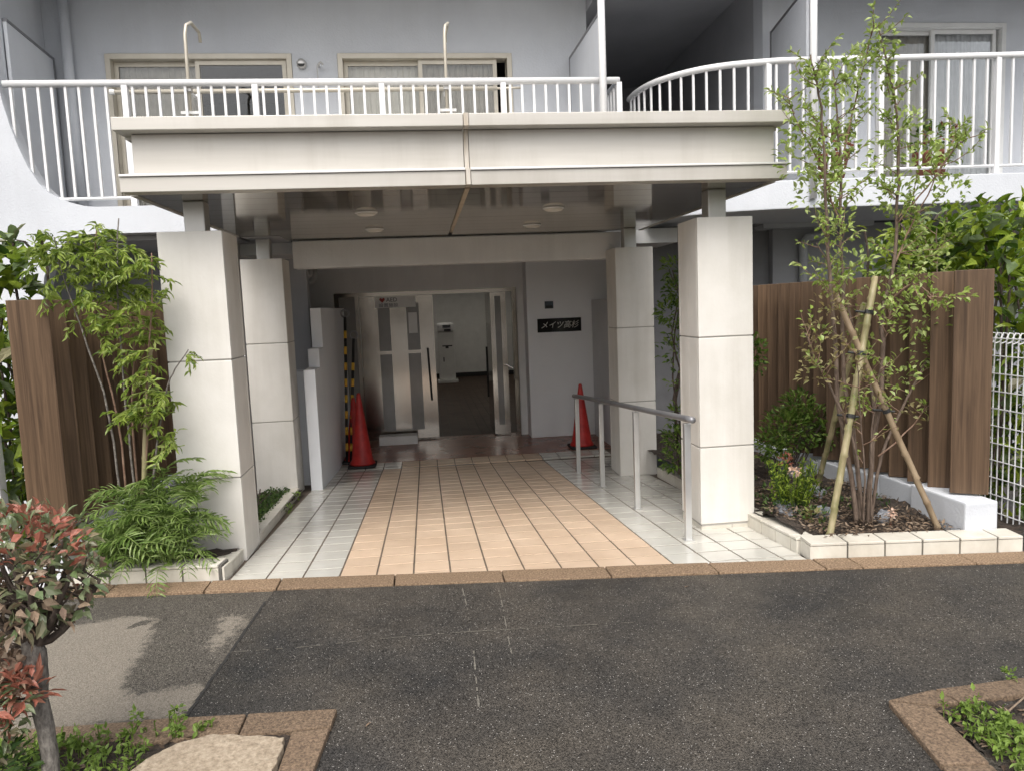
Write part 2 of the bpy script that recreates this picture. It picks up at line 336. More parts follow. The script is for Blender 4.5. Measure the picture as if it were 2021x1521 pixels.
def mesh_of(name, mb, bev=0, smooth=False, off=(0, 0, 0)):
    me = bpy.data.meshes.new(name)
    ox, oy, oz = off
    me.from_pydata([(x - ox, y - oy, z - oz) for x, y, z in mb.v], [], mb.f)
    if bev:
        bm = bmesh.new(); bm.from_mesh(me)
        bmesh.ops.remove_doubles(bm, verts=bm.verts, dist=1e-5)
        ed = [e for e in bm.edges if len(e.link_faces) == 2 and e.calc_face_angle(0) > .5]
        bmesh.ops.bevel(bm, geom=ed, offset=bev, segments=2, affect='EDGES', profile=.6)
        bm.to_mesh(me); bm.free()
    if smooth:
        for p in me.polygons: p.use_smooth = True
    me.update(); return me
def props(o, label=None, cat=None, group=None, kind=None):
    if label: o['label'] = label
    if cat: o['category'] = cat
    if group: o['group'] = group
    if kind: o['kind'] = kind
    return o
def thing(name, loc, label=None, cat=None, group=None, kind=None):
    o = bpy.data.objects.new(name, None); COL.objects.link(o); o.location = loc; o.empty_display_size = .1
    return props(o, label, cat, group, kind)
def wloc(o):
    v = Vector((0, 0, 0))
    while o: v += o.location; o = o.parent
    return v
def obj(name, mb, mat, parent=None, bev=0, smooth=False, kind=None, label=None, org=None):
    """one mesh object; mb in world coordinates; org = world origin of the piece"""
    pw = wloc(parent) if parent else Vector((0, 0, 0))
    og = Vector(org) if org is not None else pw
    o = bpy.data.objects.new(name, mesh_of(name, mb, bev, smooth, og)); COL.objects.link(o)
    o.data.materials.append(mat); o.parent = parent; o.location = og - pw
    return props(o, label, None, None, kind)
def again(src, parent, wl):
    """another piece sharing src's mesh, its origin at world point wl"""
    o = src.copy(); COL.objects.link(o); o.parent = parent; o.location = Vector(wl) - (wloc(parent) if parent else Vector((0, 0, 0)))
    return o
def dup(root, loc, label):
    r = root.copy(); COL.objects.link(r); r.location = loc; r['label'] = label
    for ch in list(root.children):
        c = ch.copy(); COL.objects.link(c); c.parent = r
        for g in ch.children:
            d = g.copy(); COL.objects.link(d); d.parent = c
    return r
U = random.uniform
def rv(a=1.0): return Vector((U(-a, a), U(-a, a), U(-a, a)))

# ================================================================ GROUND
SL, KA, T = -0.0739, 0.125, 0.225
def kerb_y(x): return -KA * x                  # back edge of the kerb strip = front edge of the tiles
def fz(x, y): return SL * (y + KA * x)         # sloping entrance floor
YD = 4.82; ZB = -0.36                          # drain line, level floor behind it

g = MB()
Y0 = lambda x: kerb_y(x) - .19
xs = [-60, -30, -10, -3, 0, 3, 6, 12, 30, 60]
for a, b in zip(xs[:-1], xs[1:]):
    g.quad((a, -60, -.03), (b, -60, -.03), (b, Y0(b), -.03), (a, Y0(a), -.03))
    g.quad((a, Y0(a), -.03), (b, Y0(b), -.03), (b, Y0(b) + .05, -.7), (a, Y0(a) + .05, -.7))
    g.quad((a, Y0(a) + .05, -.7), (b, Y0(b) + .05, -.7), (b, 60, -.7), (a, 60, -.7))
props(obj('ground', g, asphalt_new), kind='structure')

# newer dark asphalt and the older asphalt left of the seam, paler and rougher in patches
SEAM = [(-.361, -.139), (-.443, -1.524), (-.47, -2.3)]
pv = MB()
front = [(-.357, kerb_y(-.357) - .182)]
def seam_x(y):
    return -.361 + (y + .139) / (-1.524 + .139) * (-.443 + .361)
# left pit hole and right pit hole are covered by their own raised kerbs and soil
pv.prism([(seam_x(-6), -6), (9, -6), (9, kerb_y(9) - .18), (seam_x(-.14), kerb_y(-.36) - .18)], -.025, 0.0)
props(obj('pavement', pv, asphalt_new), kind='structure')
PALE1 = [(-3.2, -.62), (-1.9, -.52), (-1.50, -.46), (-1.30, -.40), (-1.13, -.342), (-.99, -.35), (-.925, -.40), (-.88, -.60), (-.862, -.70), (-.85, -.95),
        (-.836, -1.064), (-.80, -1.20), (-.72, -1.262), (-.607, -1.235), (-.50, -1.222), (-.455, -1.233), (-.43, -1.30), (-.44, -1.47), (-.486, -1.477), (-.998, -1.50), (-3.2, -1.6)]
PALE2 = [(-.585, -.49), (-.52, -.46), (-.45, -.47), (-.43, -.62), (-.46, -.75), (-.50, -.90), (-.56, -.80), (-.545, -.66)]
DARK_ARC = [(-1.05, -.50), (-.99, -.43), (-.94, -.44), (-.96, -.47), (-1.03, -.53)]
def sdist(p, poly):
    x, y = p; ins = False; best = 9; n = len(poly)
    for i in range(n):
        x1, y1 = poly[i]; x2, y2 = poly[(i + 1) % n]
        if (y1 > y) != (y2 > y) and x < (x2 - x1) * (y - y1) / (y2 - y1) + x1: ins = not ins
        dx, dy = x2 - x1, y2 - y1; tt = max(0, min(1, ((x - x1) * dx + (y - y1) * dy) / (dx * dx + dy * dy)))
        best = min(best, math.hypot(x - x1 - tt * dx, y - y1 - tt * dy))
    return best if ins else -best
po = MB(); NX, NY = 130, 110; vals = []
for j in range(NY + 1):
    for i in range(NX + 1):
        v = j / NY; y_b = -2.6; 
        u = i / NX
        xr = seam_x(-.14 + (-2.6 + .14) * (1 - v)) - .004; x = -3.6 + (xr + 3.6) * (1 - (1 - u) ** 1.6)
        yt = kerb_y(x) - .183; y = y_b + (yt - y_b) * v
        po.v.append((x, y, -.004)); vals.append(max(sdist((x, y), PALE1), sdist((x, y), PALE2)) if sdist((x, y), DARK_ARC) < -.01 else -.02)
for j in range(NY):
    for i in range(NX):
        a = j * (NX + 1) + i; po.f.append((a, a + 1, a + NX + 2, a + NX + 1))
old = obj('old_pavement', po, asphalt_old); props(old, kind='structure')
at = old.data.attributes.new('dry', 'FLOAT', 'POINT'); at.data.foreach_set('value', vals)  # mask of the paler, rougher patches
# scratches and the sealed saw-cuts on the asphalt
for pts, ww in (([(-.42, -.93), (-.1, -.945), (.3, -.93), (.67, -.934), (1.1, -.965), (1.55, -1.0)], .007), ([(.731, -.344), (.745, -.7), (.738, -.93)], .007), ([(.742, -1.15), (.735, -1.4), (.729, -1.651)], .009),
                ([(.934, -.42), (.93, -.7), (.918, -1.0), (.914, -1.217)], .006), ([(2.55, -.75), (2.75, -1.02), (2.95, -1.25)], .005)):
    c = MB()
    for (x0, y0), (x1, y1) in zip(pts[:-1], pts[1:]):
        d = Vector((x1 - x0, y1 - y0)); k = max(2, int(d.length / .03)); nrm = Vector((-d.y, d.x)).normalized()
        for q in range(k):
            if random.random() < .25: continue
            a = Vector((x0, y0)) + d * (q / k); b = Vector((x0, y0)) + d * ((q + 1) / k); hw = ww * U(.25, .55)
            c.quad((a - nrm * hw).to_3d() + Vector((0, 0, .003)), (b - nrm * hw).to_3d() + Vector((0, 0, .003)), (b + nrm * hw).to_3d() + Vector((0, 0, .003)), (a + nrm * hw).to_3d() + Vector((0, 0, .003)))
    props(obj('pavement_scratch', c, crack_m), kind='structure')

c = MB(); yy = -.30
while yy > -1.5:
    y2 = yy - U(.03, .07); o1, o2 = U(-.006, .004), U(-.006, .004)
    c.quad((seam_x(yy) - .012 + o1, yy, .0005), (seam_x(yy) + .004 + o1, yy, .0025), (seam_x(y2) + .004 + o2, y2, .0025), (seam_x(y2) - .012 + o2, y2, .0005)); yy = y2
props(obj('pavement_joint', c, pbr('tar', (.018, .017, .016), (.03, .028, .026), .7, 40)), kind='structure')

# exposed-aggregate kerb strip, stone by stone
ks = thing('kerb_strip', (0, -.1, 0), kind='structure')
kx = [-3.4, -2.6, -1.95, -1.35, -.77, -.345, .34, .98, 1.60, 2.22, 2.84, 3.05, 3.7, 4.35, 5.0, 5.8]
for a, b in zip(kx[:-1], kx[1:]):
    a += .004; b -= .004
    m = MB().prism([(a, kerb_y(a) - .178), (b, kerb_y(b) - .178), (b, kerb_y(b) - .004), (a, kerb_y(a) - .004)], -.06, .012 + U(-.002, .002))
    obj('kerb_stone', m, kerb_m, ks, bev=.006)

# tiled entrance floor: bed + single tiles
bed = MB()
def bedz(x, y): return fz(x, y) - .006 if y <= YD else ZB - .006
for a, b in ((-.69, 1), (1, 2.84)):
    bed.quad((a, kerb_y(a), fz(a, kerb_y(a)) - .0045), (b, kerb_y(b), fz(b, kerb_y(b)) - .0045), (b, YD, fz(b, YD) - .0045), (a, YD, fz(a, YD) - .0045))
for a, b in ((2.8, 3.0), (-1.3, -.69)):
    bed.quad((a, .4, fz(a, .4) - .0045), (b, .4, fz(b, .4) - .0045), (b, YD, fz(b, YD) - .0045), (a, YD, fz(a, YD) - .0045))
bed.quad((-1.3, YD, ZB - .03), (3.6, YD, ZB - .03), (3.6, 5.26, ZB - .0045), (-1.3, 5.26, ZB - .0045))
floor = obj('entrance_floor', bed, grout); props(floor, kind='structure')
GX, GY = .0058, .0095
def tile_mb(x0, x1, y0a, y0b, y1, level=False):
    zf = (lambda x, y: ZB) if level else fz
    return MB().prism([(x0, y0a), (x1, y0b), (x1, y1), (x0, y1)], lambda x, y: zf(x, y) - .02, zf)
tiles = []
XE = 2.825
ys = [.45 + T * k for k in range(30)]
for i in range(-3, 13):
    x0, x1 = i * T + GX, min((i + 1) * T, XE + .17) - GX
    orange = 0 <= i <= 8
    yk = max(kerb_y(x0), kerb_y(x1))
    y = yk + .12 - ((yk + .12 - .45) % T) if False else .45 - T * math.ceil((.45 - yk - .05) / T)
    rows = []; yy = y
    while yy < YD - .02: rows.append((yy, min(yy + T, YD - .012))); yy += T
    for k, (a, b) in enumerate(rows):
        xx1 = x1
        if i == 12: xx1 = min(x1, 2.83 + (a + .375) * .037)
        if k == 0: tiles.append((a, i, x0, xx1, kerb_y(x0) + .004, kerb_y(xx1) + .004, b - GY, orange, 'cut'))
        else: tiles.append((a, i, x0, xx1, a + GY, a + GY, b - GY, orange, 'full' if (b - a > T - .001 and i != 12) else 'cut'))
    for a, b in ((YD + .05, 5.03), (5.03, 5.25)):
        tiles.append((a, i, x0, x1, a + GY, a + GY, b - GY, orange and i > 0, 'level'))
tiles.sort(key=lambda q: q[0])
proto = {}
rest = {True: MB(), False: MB()}
for n, (a, i, x0, x1, ya, yb, y1, orange, kd) in enumerate(tiles):
    if n >= 298:
        t_ = tile_mb(x0, x1, ya, yb, y1, kd == 'level'); rest[orange].add(t_.v, t_.f); continue
    mt = tile_o if orange else tile_w
    if kd == 'full':
        key = orange
        if key not in proto:
            proto[key] = obj('tile', tile_mb(x0, x1, ya, yb, y1), mt, floor, org=(x0, ya, fz(x0, ya)), bev=.0015)
        else: again(proto[key], floor, (x0, ya, fz(x0, ya) + U(-.0006, .0006)))
    else: obj('tile', tile_mb(x0, x1, ya, yb, y1, kd == 'level'), mt, floor, org=(x0, ya, 0))
for k in (True, False):
    if rest[k].v: obj('tile', rest[k], tile_o if k else tile_w, floor, kind='stuff')
# a paler replaced tile near the end of the walk
obj('drain_grate', MB().box(-.66, 1.15, YD - .008, YD + .045, ZB - .025, ZB - .008), steel_dark, floor)
lf = MB().box(-1.3, 3.6, 5.255, 7.0, ZB - .05, ZB)
props(obj('landing', lf, redbrown), kind='structure')
lb = thing('lobby_floor', (1, 7, ZB), kind='structure')
k = 0; x = -1.6
while x < 4.4:
    obj('floor_strip', MB().box(x + .004, x + .146, 7.004, 17.0, ZB - .04, ZB - .001), lobby_floor, lb); x += .15
obj('floor_joint', MB().box(-1.6, 4.4, 7.002, 17.0, ZB - .05, ZB - .008), black, lb)

# ================================================================ BUILDING
bld = thing('apartment_building', (0, 4.3, 0), 'white apartment building with balconies above the covered entrance', 'building')
def bbox(name, mat, *a, **k): return obj(name, MB().box(*a), mat, bld, **k)
YW = 4.3
# upper left wall with two window openings
W1 = (-2.66, -.70); W2 = (-.21, 1.745); ZT, ZS = 4.455, 2.66
wl = MB()
for a in ((-3.25, W1[0]), (W1[1], W2[0]), (W2[1], 2.62)): wl.box(a[0], a[1], YW, YW + .25, ZS - .25, ZT)
wl.box(-3.25, 2.62, YW, YW + .25, ZT, 5.35)
obj('wall', wl, stucco, bld)
# right hand wall
WR = (6.17, 7.87)
wr = MB()
for a in ((4.74, WR[0]), (WR[1], 9.5)): wr.box(a[0], a[1], YW, YW + .25, ZS - .25, 4.80)
wr.box(4.74, 9.5, YW, YW + .25, 4.80, 5.35)
obj('wall', wr, stucco, bld)
# dark stair recess between the two flats
rc = MB(); rc.box(2.46, 2.62, YW + .252, 9.0, 2.4, 5.35); rc.box(4.74, 4.9, YW + .252, 9.0, 2.4, 5.35); rc.box(2.62, 4.74, 8.8, 9.0, 2.4, 5.35)
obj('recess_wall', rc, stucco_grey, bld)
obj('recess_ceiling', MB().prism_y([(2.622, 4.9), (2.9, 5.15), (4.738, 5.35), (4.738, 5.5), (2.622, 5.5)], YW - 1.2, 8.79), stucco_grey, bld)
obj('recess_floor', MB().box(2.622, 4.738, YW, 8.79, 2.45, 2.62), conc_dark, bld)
# neighbour's side wall on the left, with the downpipe
obj('wall', MB().box(-3.45, -3.252, 3.0, 4.55, 2.4, 5.35), stucco, bld)
# upper balcony slabs (one storey up) that shade the walls
us = MB().box(-4.2, 2.66, 2.95, YW - .002, 5.18, 5.42)
us.box(4.2, 9.5, 2.6, YW - .002, 5.2, 5.44)
us.box(-4.2, 9.5, YW + .002, 9, 5.55, 5.75)
us.box(2.66, 4.2, 4.0, YW - .002, 5.56, 5.74)
obj('upper_balcony_slab', us, stucco, bld)
# balcony slabs
obj('balcony_slab', MB().box(-2.36, 2.665, 2.93, YW - .002, 2.41, 2.655), stucco, bld)
CURVE = [(3.10, 4.25), (3.11, 3.92), (3.20, 3.57), (3.43, 3.25), (3.73, 3.04), (4.15, 2.91), (4.55, 2.86), (6.75, 2.72), (9.4, 2.56)]
sl = [(x - .02, y - .04) for x, y in CURVE] + [(9.4, YW - .002), (3.08, YW - .002)]
obj('balcony_slab', MB().prism(sl, 2.46, 2.745), stucco, bld, bev=.012)
# curved white side wall on the left
cv = [(-4.6, -.3), (-2.90, -.3), (-2.885, 1.9), (-2.86, 2.03), (-2.81, 2.15), (-2.74, 2.25), (-2.65, 2.34), (-2.55, 2.39), (-2.42, 2.41), (-2.36, 2.41), (-2.36, 2.655),
      (-2.45, 2.665), (-2.56, 2.695), (-2.66, 2.735), (-2.745, 2.79), (-2.82, 2.87), (-2.90, 3.02), (-2.965, 3.2), (-3.02, 3.40), (-3.06, 3.60), (-3.085, 3.78), (-3.09, 4.4), (-3.02, 5.3), (-4.6, 5.3)]
obj('curved_wall', MB().prism_y(cv, 2.93, 3.12), stucco, bld)
# undercroft walls
obj('undercroft_wall', MB().box(-4.6, -.74, 4.55, 4.75, -.5, 2.408), stucco_grey, bld)
obj('undercroft_wall', MB().box(3.45, 4.95, 4.6, 4.8, -.5, 2.455), conc_dark, bld)
obj('undercroft_wall', MB().box(4.952, 9.4, 4.5, 4.8, -.5, 2.455), stucco_grey, bld)
obj('undercroft_ceiling', MB().box(-4.6, -.76, 3.13, 4.54, 2.36, 2.406), stucco_grey, bld)
obj('pipe', MB().tube([(5.32, 4.44, 1.2), (5.32, 4.44, 2.22), (5.36, 4.42, 2.29), (5.52, 4.40, 2.31), (5.58, 4.38, 2.36), (5.58, 4.38, 2.456)], .05, 10), stucco, bld, smooth=True)
# partition boards with dark rubber edges between the balconies
def partition(xa, xb, y0, y1, z0, z1, th=.03):
    q = lambda e0, e1: [(xa - e0, y0), (xa + th + e1, y0), (xb + th + e1, y1), (xb - e0, y1)]
    p = obj('partition_board', MB().prism(q(0, 0), z0, z1), stucco, bld)
    obj('rubber_edge', MB().prism(q(.006, .006), z1 + .002, z1 + .028).prism([(xb - .006, y1 + .002), (xb + th + .006, y1 + .002), (xb + th + .006, y1 + .03), (xb - .006, y1 + .03)], z0, z1 + .028), rail_grey, p)
partition(2.425, 2.40, 2.96, 4.22, 2.80, 4.36); partition(4.58, 4.80, 2.98, 4.2, 2.84, 4.64); partition(-3.08, -3.17, 3.13, 4.2, 2.75, 4.36)
obj('downpipe', MB().tube([(-2.99, 4.2, 2.66), (-2.99, 4.2, 5.17)], .05, 12), stucco, bld, smooth=True)
obj('downpipe', MB().tube([(2.448, 2.90, 2.656), (2.448, 2.90, 5.42)], .036, 12), white_paint, bld, smooth=True)
obj('downpipe', MB().tube([(4.555, 2.79, 2.55), (4.555, 2.79, 5.44)], .036, 12), white_paint, bld, smooth=True)
def lathe_y(prof, x, y, z, n=16):
    m = MB().lathe(prof, 0, 0, n); m.v = [(a + x, y - c, b + z) for a, b, c in m.v]; return m
v_ = obj('vent_cap', lathe_y([(.05, 0), (.055, .02), (.05, .05), (.03, .06)], -.595, 4.298, 4.335), steel_post, bld, smooth=True)
obj('vent_mouth', MB().prism_y([(-.595 + .04 * math.cos(a), 4.328 - .034 * abs(math.sin(a))) for a in [math.pi * k / 8 for k in range(9)]], 4.234, 4.237), black, v_)
obj('wall_hook', MB().tube([(-.41, 4.3, 4.31), (-.41, 4.22, 4.31), (-.38, 4.2, 4.33), (-.36, 4.22, 4.31)], .012, 8).tube([(-.42, 4.21, 4.30), (-.42, 4.2, 4.0)], .008, 6), steel_post, bld)

def wavy(x0, x1, y, z0, z1, amp, wl_, jag=0):
    m = MB(); n = max(8, int((x1 - x0) / .02)); ph = U(0, 6)
    pts = []
    for i in range(n + 1):
        x = x0 + (x1 - x0) * i / n
        pts.append((x, y + amp * math.sin(2 * math.pi * x / wl_ + ph) + amp * .5 * math.sin(2 * math.pi * x / (wl_ * .37) + 1.3 * ph)))
    for (xa, ya), (xb, yb) in zip(pts[:-1], pts[1:]): m.quad((xa, ya, z0), (xb, yb, z0), (xb, yb, z1), (xa, ya, z1))
    return m
def window(x0, x1, z0, z1, sashes, frame_m, y=YW):
    """outer frame; sashes = [(x0, x1, y offset, curtain mat or None)]"""
    f = MB(); fw = .055
    f.box(x0, x0 + fw, y - .012, y + .16, z0, z1); f.box(x1 - fw, x1, y - .012, y + .16, z0, z1)
    f.box(x0 + fw, x1 - fw, y - .012, y + .16, z1 - fw, z1); f.box(x0 + fw, x1 - fw, y - .012, y + .16, z0, z0 + .04)
    o = obj('window', f, frame_m, bld, bev=.004)
    for a, b, dy, cm, open_ in sashes:
        s = MB(); sw_ = .045
        s.box(a, a + sw_, y + dy, y + dy + .035, z0 + .042, z1 - fw - .002); s.box(b - sw_, b, y + dy, y + dy + .035, z0 + .042, z1 - fw - .002)
        s.box(a + sw_, b - sw_, y + dy + .002, y + dy + .033, z1 - fw - .052, z1 - fw - .003); s.box(a + sw_, b - sw_, y + dy + .002, y + dy + .033, z0 + .043, z0 + .12)
        obj('sash', s, frame_m, o)
        if not open_: obj('pane', MB().box(a + sw_, b - sw_, y + dy + .014, y + dy + .019, z0 + .12, z1 - fw - .052), glass, o)
        if cm: obj('curtain', wavy(a + .02, b - .02, y + .075 + dy, z0 + .05, z1 - .06, .012, .11), cm, o, smooth=True)
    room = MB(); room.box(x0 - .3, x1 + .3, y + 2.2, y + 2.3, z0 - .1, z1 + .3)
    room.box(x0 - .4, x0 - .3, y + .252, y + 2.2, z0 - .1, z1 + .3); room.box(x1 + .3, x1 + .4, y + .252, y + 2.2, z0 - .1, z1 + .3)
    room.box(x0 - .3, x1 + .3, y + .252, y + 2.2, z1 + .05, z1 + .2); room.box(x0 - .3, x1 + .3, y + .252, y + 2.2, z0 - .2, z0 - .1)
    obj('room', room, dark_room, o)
    return o
window(W1[0] + .003, W1[1] - .003, ZS, ZT - .003, [(-2.60, -1.70, .08, curtain_dark, 0), (-1.74, -.77, .03, None, 0)], beige_frame)
window(W2[0] + .003, W2[1] - .003, ZS, ZT - .003, [(-.15, .72, .08, curtain_m, 0), (.68, 1.57, .03, curtain_dark, 0)], beige_frame)
window(WR[0] + .003, WR[1] - .003, 2.75, 4.795, [(6.23, 7.0, .10, curtain_dark, 0), (6.92, 7.78, .05, curtain_grey, 0)], white_soft)

# ---- entrance recess: lintel, ceiling, end walls
obj('lintel', MB().box(-.73, 2.80, 3.62, 3.84, 2.07, 2.358), inner_wall, bld, bev=.015)
obj('recess_ceiling', MB().box(-1.3, 3.5, 3.842, 7.0, 2.24, 2.40), inner_wall, bld)
obj('side_wall', MB().box(-1.42, -1.3, 3.70, 7.0, -.6, 2.40), inner_wall, bld)
obj('side_wall', MB().box(3.42, 3.54, 4.7, 7.0, -.6, 2.40), stucco_grey, bld)
DX0, DX1, DZ1 = -.70, 2.00, 1.875; YDW = 6.75
dw = MB(); dw.box(-1.3, DX0, YDW, YDW + .25, -.5, 2.238); dw.box(DX1, 2.10, YDW, YDW + .25, -.5, 2.238); dw.box(DX0, DX1, YDW, YDW + .25, DZ1, 2.238)
obj('wall', dw, inner_wall, bld)
obj('pilaster', MB().box(2.10, 3.42, 6.40, 7.0, -.36, 2.238), pbr('pil', (.80, .81, .82), (.84, .85, .86), .75, 1.5, .2, 60), bld, bev=.01)
lw = MB(); lw.box(-1.75, -1.62, 7.001, 17.2, -.5, 2.4); lw.box(4.4, 4.55, 7.001, 17.2, -.5, 2.4); lw.box(-1.62, 4.4, 17.0, 17.2, -.5, 2.4)
obj('lobby_wall', lw, white_soft, bld)
obj('lobby_ceiling', MB().box(-1.62, 4.4, 7.001, 17.0, 2.24, 2.4), white_soft, bld)
obj('skirting', MB().box(-1.61, 4.39, 16.96, 16.998, ZB, ZB + .12).box(4.36, 4.398, 7.2, 16.9, ZB, ZB + .12), black, bld)
obj('pipe', MB().tube([(-1.3, 6.3, 2.12), (-.98, 6.3, 2.12), (-.94, 6.3, 2.14), (-.93, 6.3, 2.18), (-.93, 6.3, 2.24)], .035, 10).tube([(-1.3, 6.3, 2.03), (-.93, 6.3, 2.03), (-.88, 6.3, 2.06), (-.87, 6.3, 2.12), (-.87, 6.3, 2.24)], .03, 10), white_soft, bld, smooth=True)
for xx in (.6, 2.3):
    for yy in (9.5, 12.5, 15.0):
        obj('ceiling_lamp', MB().box(xx, xx + .5, yy, yy + .5, 2.215, 2.236), lobby_lamp, bld)

# ---- stepped white walls beside the entrance
sw1 = thing('stepped_wall', (-.6, 3.45, -.3), 'white stepped side wall behind the left rear pillar', 'wall')
SR = -.555
obj('wall_step', MB().box(-.675, SR, 3.45, 3.84, -.5, 1.02), stucco_white, sw1, bev=.006)
obj('wall_step', MB().box(-.675, SR, 3.842, 4.20, -.5, 1.22), stucco_white, sw1, bev=.006)
obj('wall_step', MB().box(-.675, SR, 4.202, 6.74, -.5, 1.66), stucco_white, sw1, bev=.006)
obj('wall_step', MB().box(-.95, -.677, 3.86, 4.1, -.5, .98), stucco_white, sw1, bev=.006)
sw2 = thing('low_side_wall', (3.1, 5, -.36), 'low grey-white side wall behind the right rear pillar', 'wall')
obj('wall_body', MB().box(3.06, 3.24, 4.2, 6.39, -.5, 1.64), pbr('pil2', (.58, .59, .60), (.64, .65, .66), .8, 1.5, .25, 60), sw2, bev=.008)

# ================================================================ DOORS
dr = thing('entrance_door', (.66, YDW, ZB), 'stainless steel entrance doors standing open to the lobby', 'door')
fr = MB(); yf = YDW + .06
fr.box(DX0 + .002, DX0 + .07, yf, yf + .12, ZB, DZ1 - .002); fr.box(DX1 - .07, DX1 - .002, yf, yf + .12, ZB, DZ1 - .002); fr.box(DX0 + .07, DX1 - .07, yf, yf + .12, DZ1 - .06, DZ1 - .002)
fr.box(-.40, -.345, yf, yf + .12, ZB, DZ1 - .06)
obj('door_frame', fr, steel, dr)
obj('side_pane', MB().box(DX0 + .07, -.40, yf + .05, yf + .06, ZB + .02, DZ1 - .06), glass_dk, dr)
# left leaf: stainless with two glass slots
L0, L1 = -.335, .745
lf_ = MB(); yl = yf + .02
cols = [(L0, -.075), (.10, .345), (.53, L1)]
for a, b in cols: lf_.box(a, b, yl, yl + .045, ZB + .03, DZ1 - .065)
for a, b in ((-.075, .10), (.345, .53)):
    lf_.box(a, b, yl + .004, yl + .041, ZB + .03, ZB + .16); lf_.box(a, b, yl + .004, yl + .041, 1.70, DZ1 - .066); lf_.box(a, b, yl + .004, yl + .041, .95, 1.0)
leafd = obj('door_leaf', lf_, steel, dr)
for a, b in ((-.075, .10), (.345, .53)):
    obj('glass_slot', MB().box(a, b, yl + .018, yl + .024, ZB + .16, .95).box(a, b, yl + .018, yl + .024, 1.0, 1.70), glass_dk, leafd)
obj('handle', MB().tube([(.635, yl - .06, 1.02), (.66, yl - .06, .24)], .015, 8).box(.630, .645, yl - .06, yl, .94, .96).box(.647, .663, yl - .06, yl, .30, .32), black, leafd)
obj('door_sign', MB().box(-.11, .49, yl - .006, yl - .002, 1.64, 1.80), white_soft, leafd)
obj('paper_notice', MB().box(.37, .50, yl - .004, yl - .001, 1.25, 1.56), white_soft, leafd)
obj('door_panel', MB().box(L0 + .01, L1 - .01, yl + .05, yl + .055, ZB + .02, ZB + .5), steel_dark, leafd)
# right leaves folded back
rl = MB(); 
rl.box(1.60, 1.67, yf + .02, yf + .08, ZB + .02, DZ1 - .065); rl.box(1.76, 1.84, yf + .02, yf + .08, ZB + .02, DZ1 - .065)
rl.box(1.67, 1.76, yf + .03, yf + .07, ZB + .02, ZB + .16); rl.box(1.67, 1.76, yf + .03, yf + .07, DZ1 - .12, DZ1 - .066)
rgl = obj('door_leaf', rl, steel, dr)
obj('glass_slot', MB().box(1.67, 1.76, yf + .045, yf + .05, ZB + .16, DZ1 - .12), glass_dk, rgl)
obj('lever', MB().tube([(1.80, yf + .02, .72), (1.80, yf - .05, .72), (1.90, yf - .05, .66)], .014, 8), steel, rgl)
# return of the right leaf that stands open into the lobby
obj('door_leaf', MB().box(1.60, 1.645, yf + .082, yf + .90, ZB + .02, DZ1 - .065), steel, dr)
obj('handle', MB().tube([(1.55, yf + .35, .98), (1.55, yf + .35, .20)], .016, 8), black, dr.children[-1])
def text(body, size, loc, mat, parent, name='lettering', depth=.002, sx=1.0, shear=0.0):
    cu = bpy.data.curves.new(name, 'FONT'); cu.body = body; cu.size = size; cu.extrude = depth; cu.align_x = 'CENTER'; cu.align_y = 'CENTER'; cu.shear = shear
    tmp = bpy.data.objects.new(name, cu); COL.objects.link(tmp)
    dg = bpy.context.evaluated_depsgraph_get(); me = bpy.data.meshes.new_from_object(tmp.evaluated_get(dg))
    COL.objects.unlink(tmp); bpy.data.objects.remove(tmp)
    me.transform(Matrix.Scale(sx, 4, (1, 0, 0))); me.transform(Matrix.Rotation(rad(90), 4, 'X'))
    o = bpy.data.objects.new(name, me); COL.objects.link(o); me.materials.clear(); me.materials.append(mat)
    o.parent = parent; o.location = Vector(loc) - wloc(parent); return o
sg = [c for c in leafd.children if c.name.startswith('door_sign')][0]
text('AED', .085, (.14, yl - .0085, 1.755), ink, leafd)
hp = []
for k in range(24):
    a = 2 * math.pi * k / 24; hp.append((.0 + .0026 * 16 * math.sin(a) ** 3, 1.757 + .0026 * (13 * math.cos(a) - 5 * math.cos(2 * a) - 2 * math.cos(3 * a) - math.cos(4 * a))))
obj('heart_mark', MB().prism_y(hp[::-1], yl - .0085, yl - .0062), ink_red, leafd)
text('\u8a2d\u7f6e\u65bd\u8a2d', .06, (.09, yl - .0085, 1.675), ink_blue, leafd, sx=1.2)
# white step board on the landing in front of the left leaf
obj('step_board', MB().box(-.14, .42, 6.48, 6.72, ZB + .002, ZB + .13), white_soft, None, bev=.004)
props(bpy.data.objects['step_board'], 'white box-shaped step on the landing below the steel door', 'step')

# AED stand deep in the lobby
ae = thing('defibrillator_stand', (1.17, 15.5, ZB), 'white upright stand with a small dark screen at the far end of the lobby', 'stand')
obj('cabinet', MB().box(.95, 1.38, 15.42, 15.7, ZB + .08, .98), white_soft, ae, bev=.02)
obj('cabinet_head', MB().box(.94, 1.39, 15.38, 15.72, .983, 1.22), white_paint, ae, bev=.06)
obj('base', MB().box(.90, 1.44, 15.34, 15.8, ZB, ZB + .078), white_soft, ae, bev=.01)
obj('screen', MB().box(1.08, 1.29, 15.37, 15.379, 1.09, 1.17), black_gloss, ae)
for q in ((1.06, 1.32, .60, .63), (1.14, 1.22, .55, .599), (1.07, 1.10, .2, .32)): obj('mark', MB().box(q[0], q[1], 15.415, 15.419, q[2], q[3]), ink, ae)
obj('label_strip', MB().box(1.12, 1.30, 15.37, 15.379, 1.0, 1.06), ink, ae)

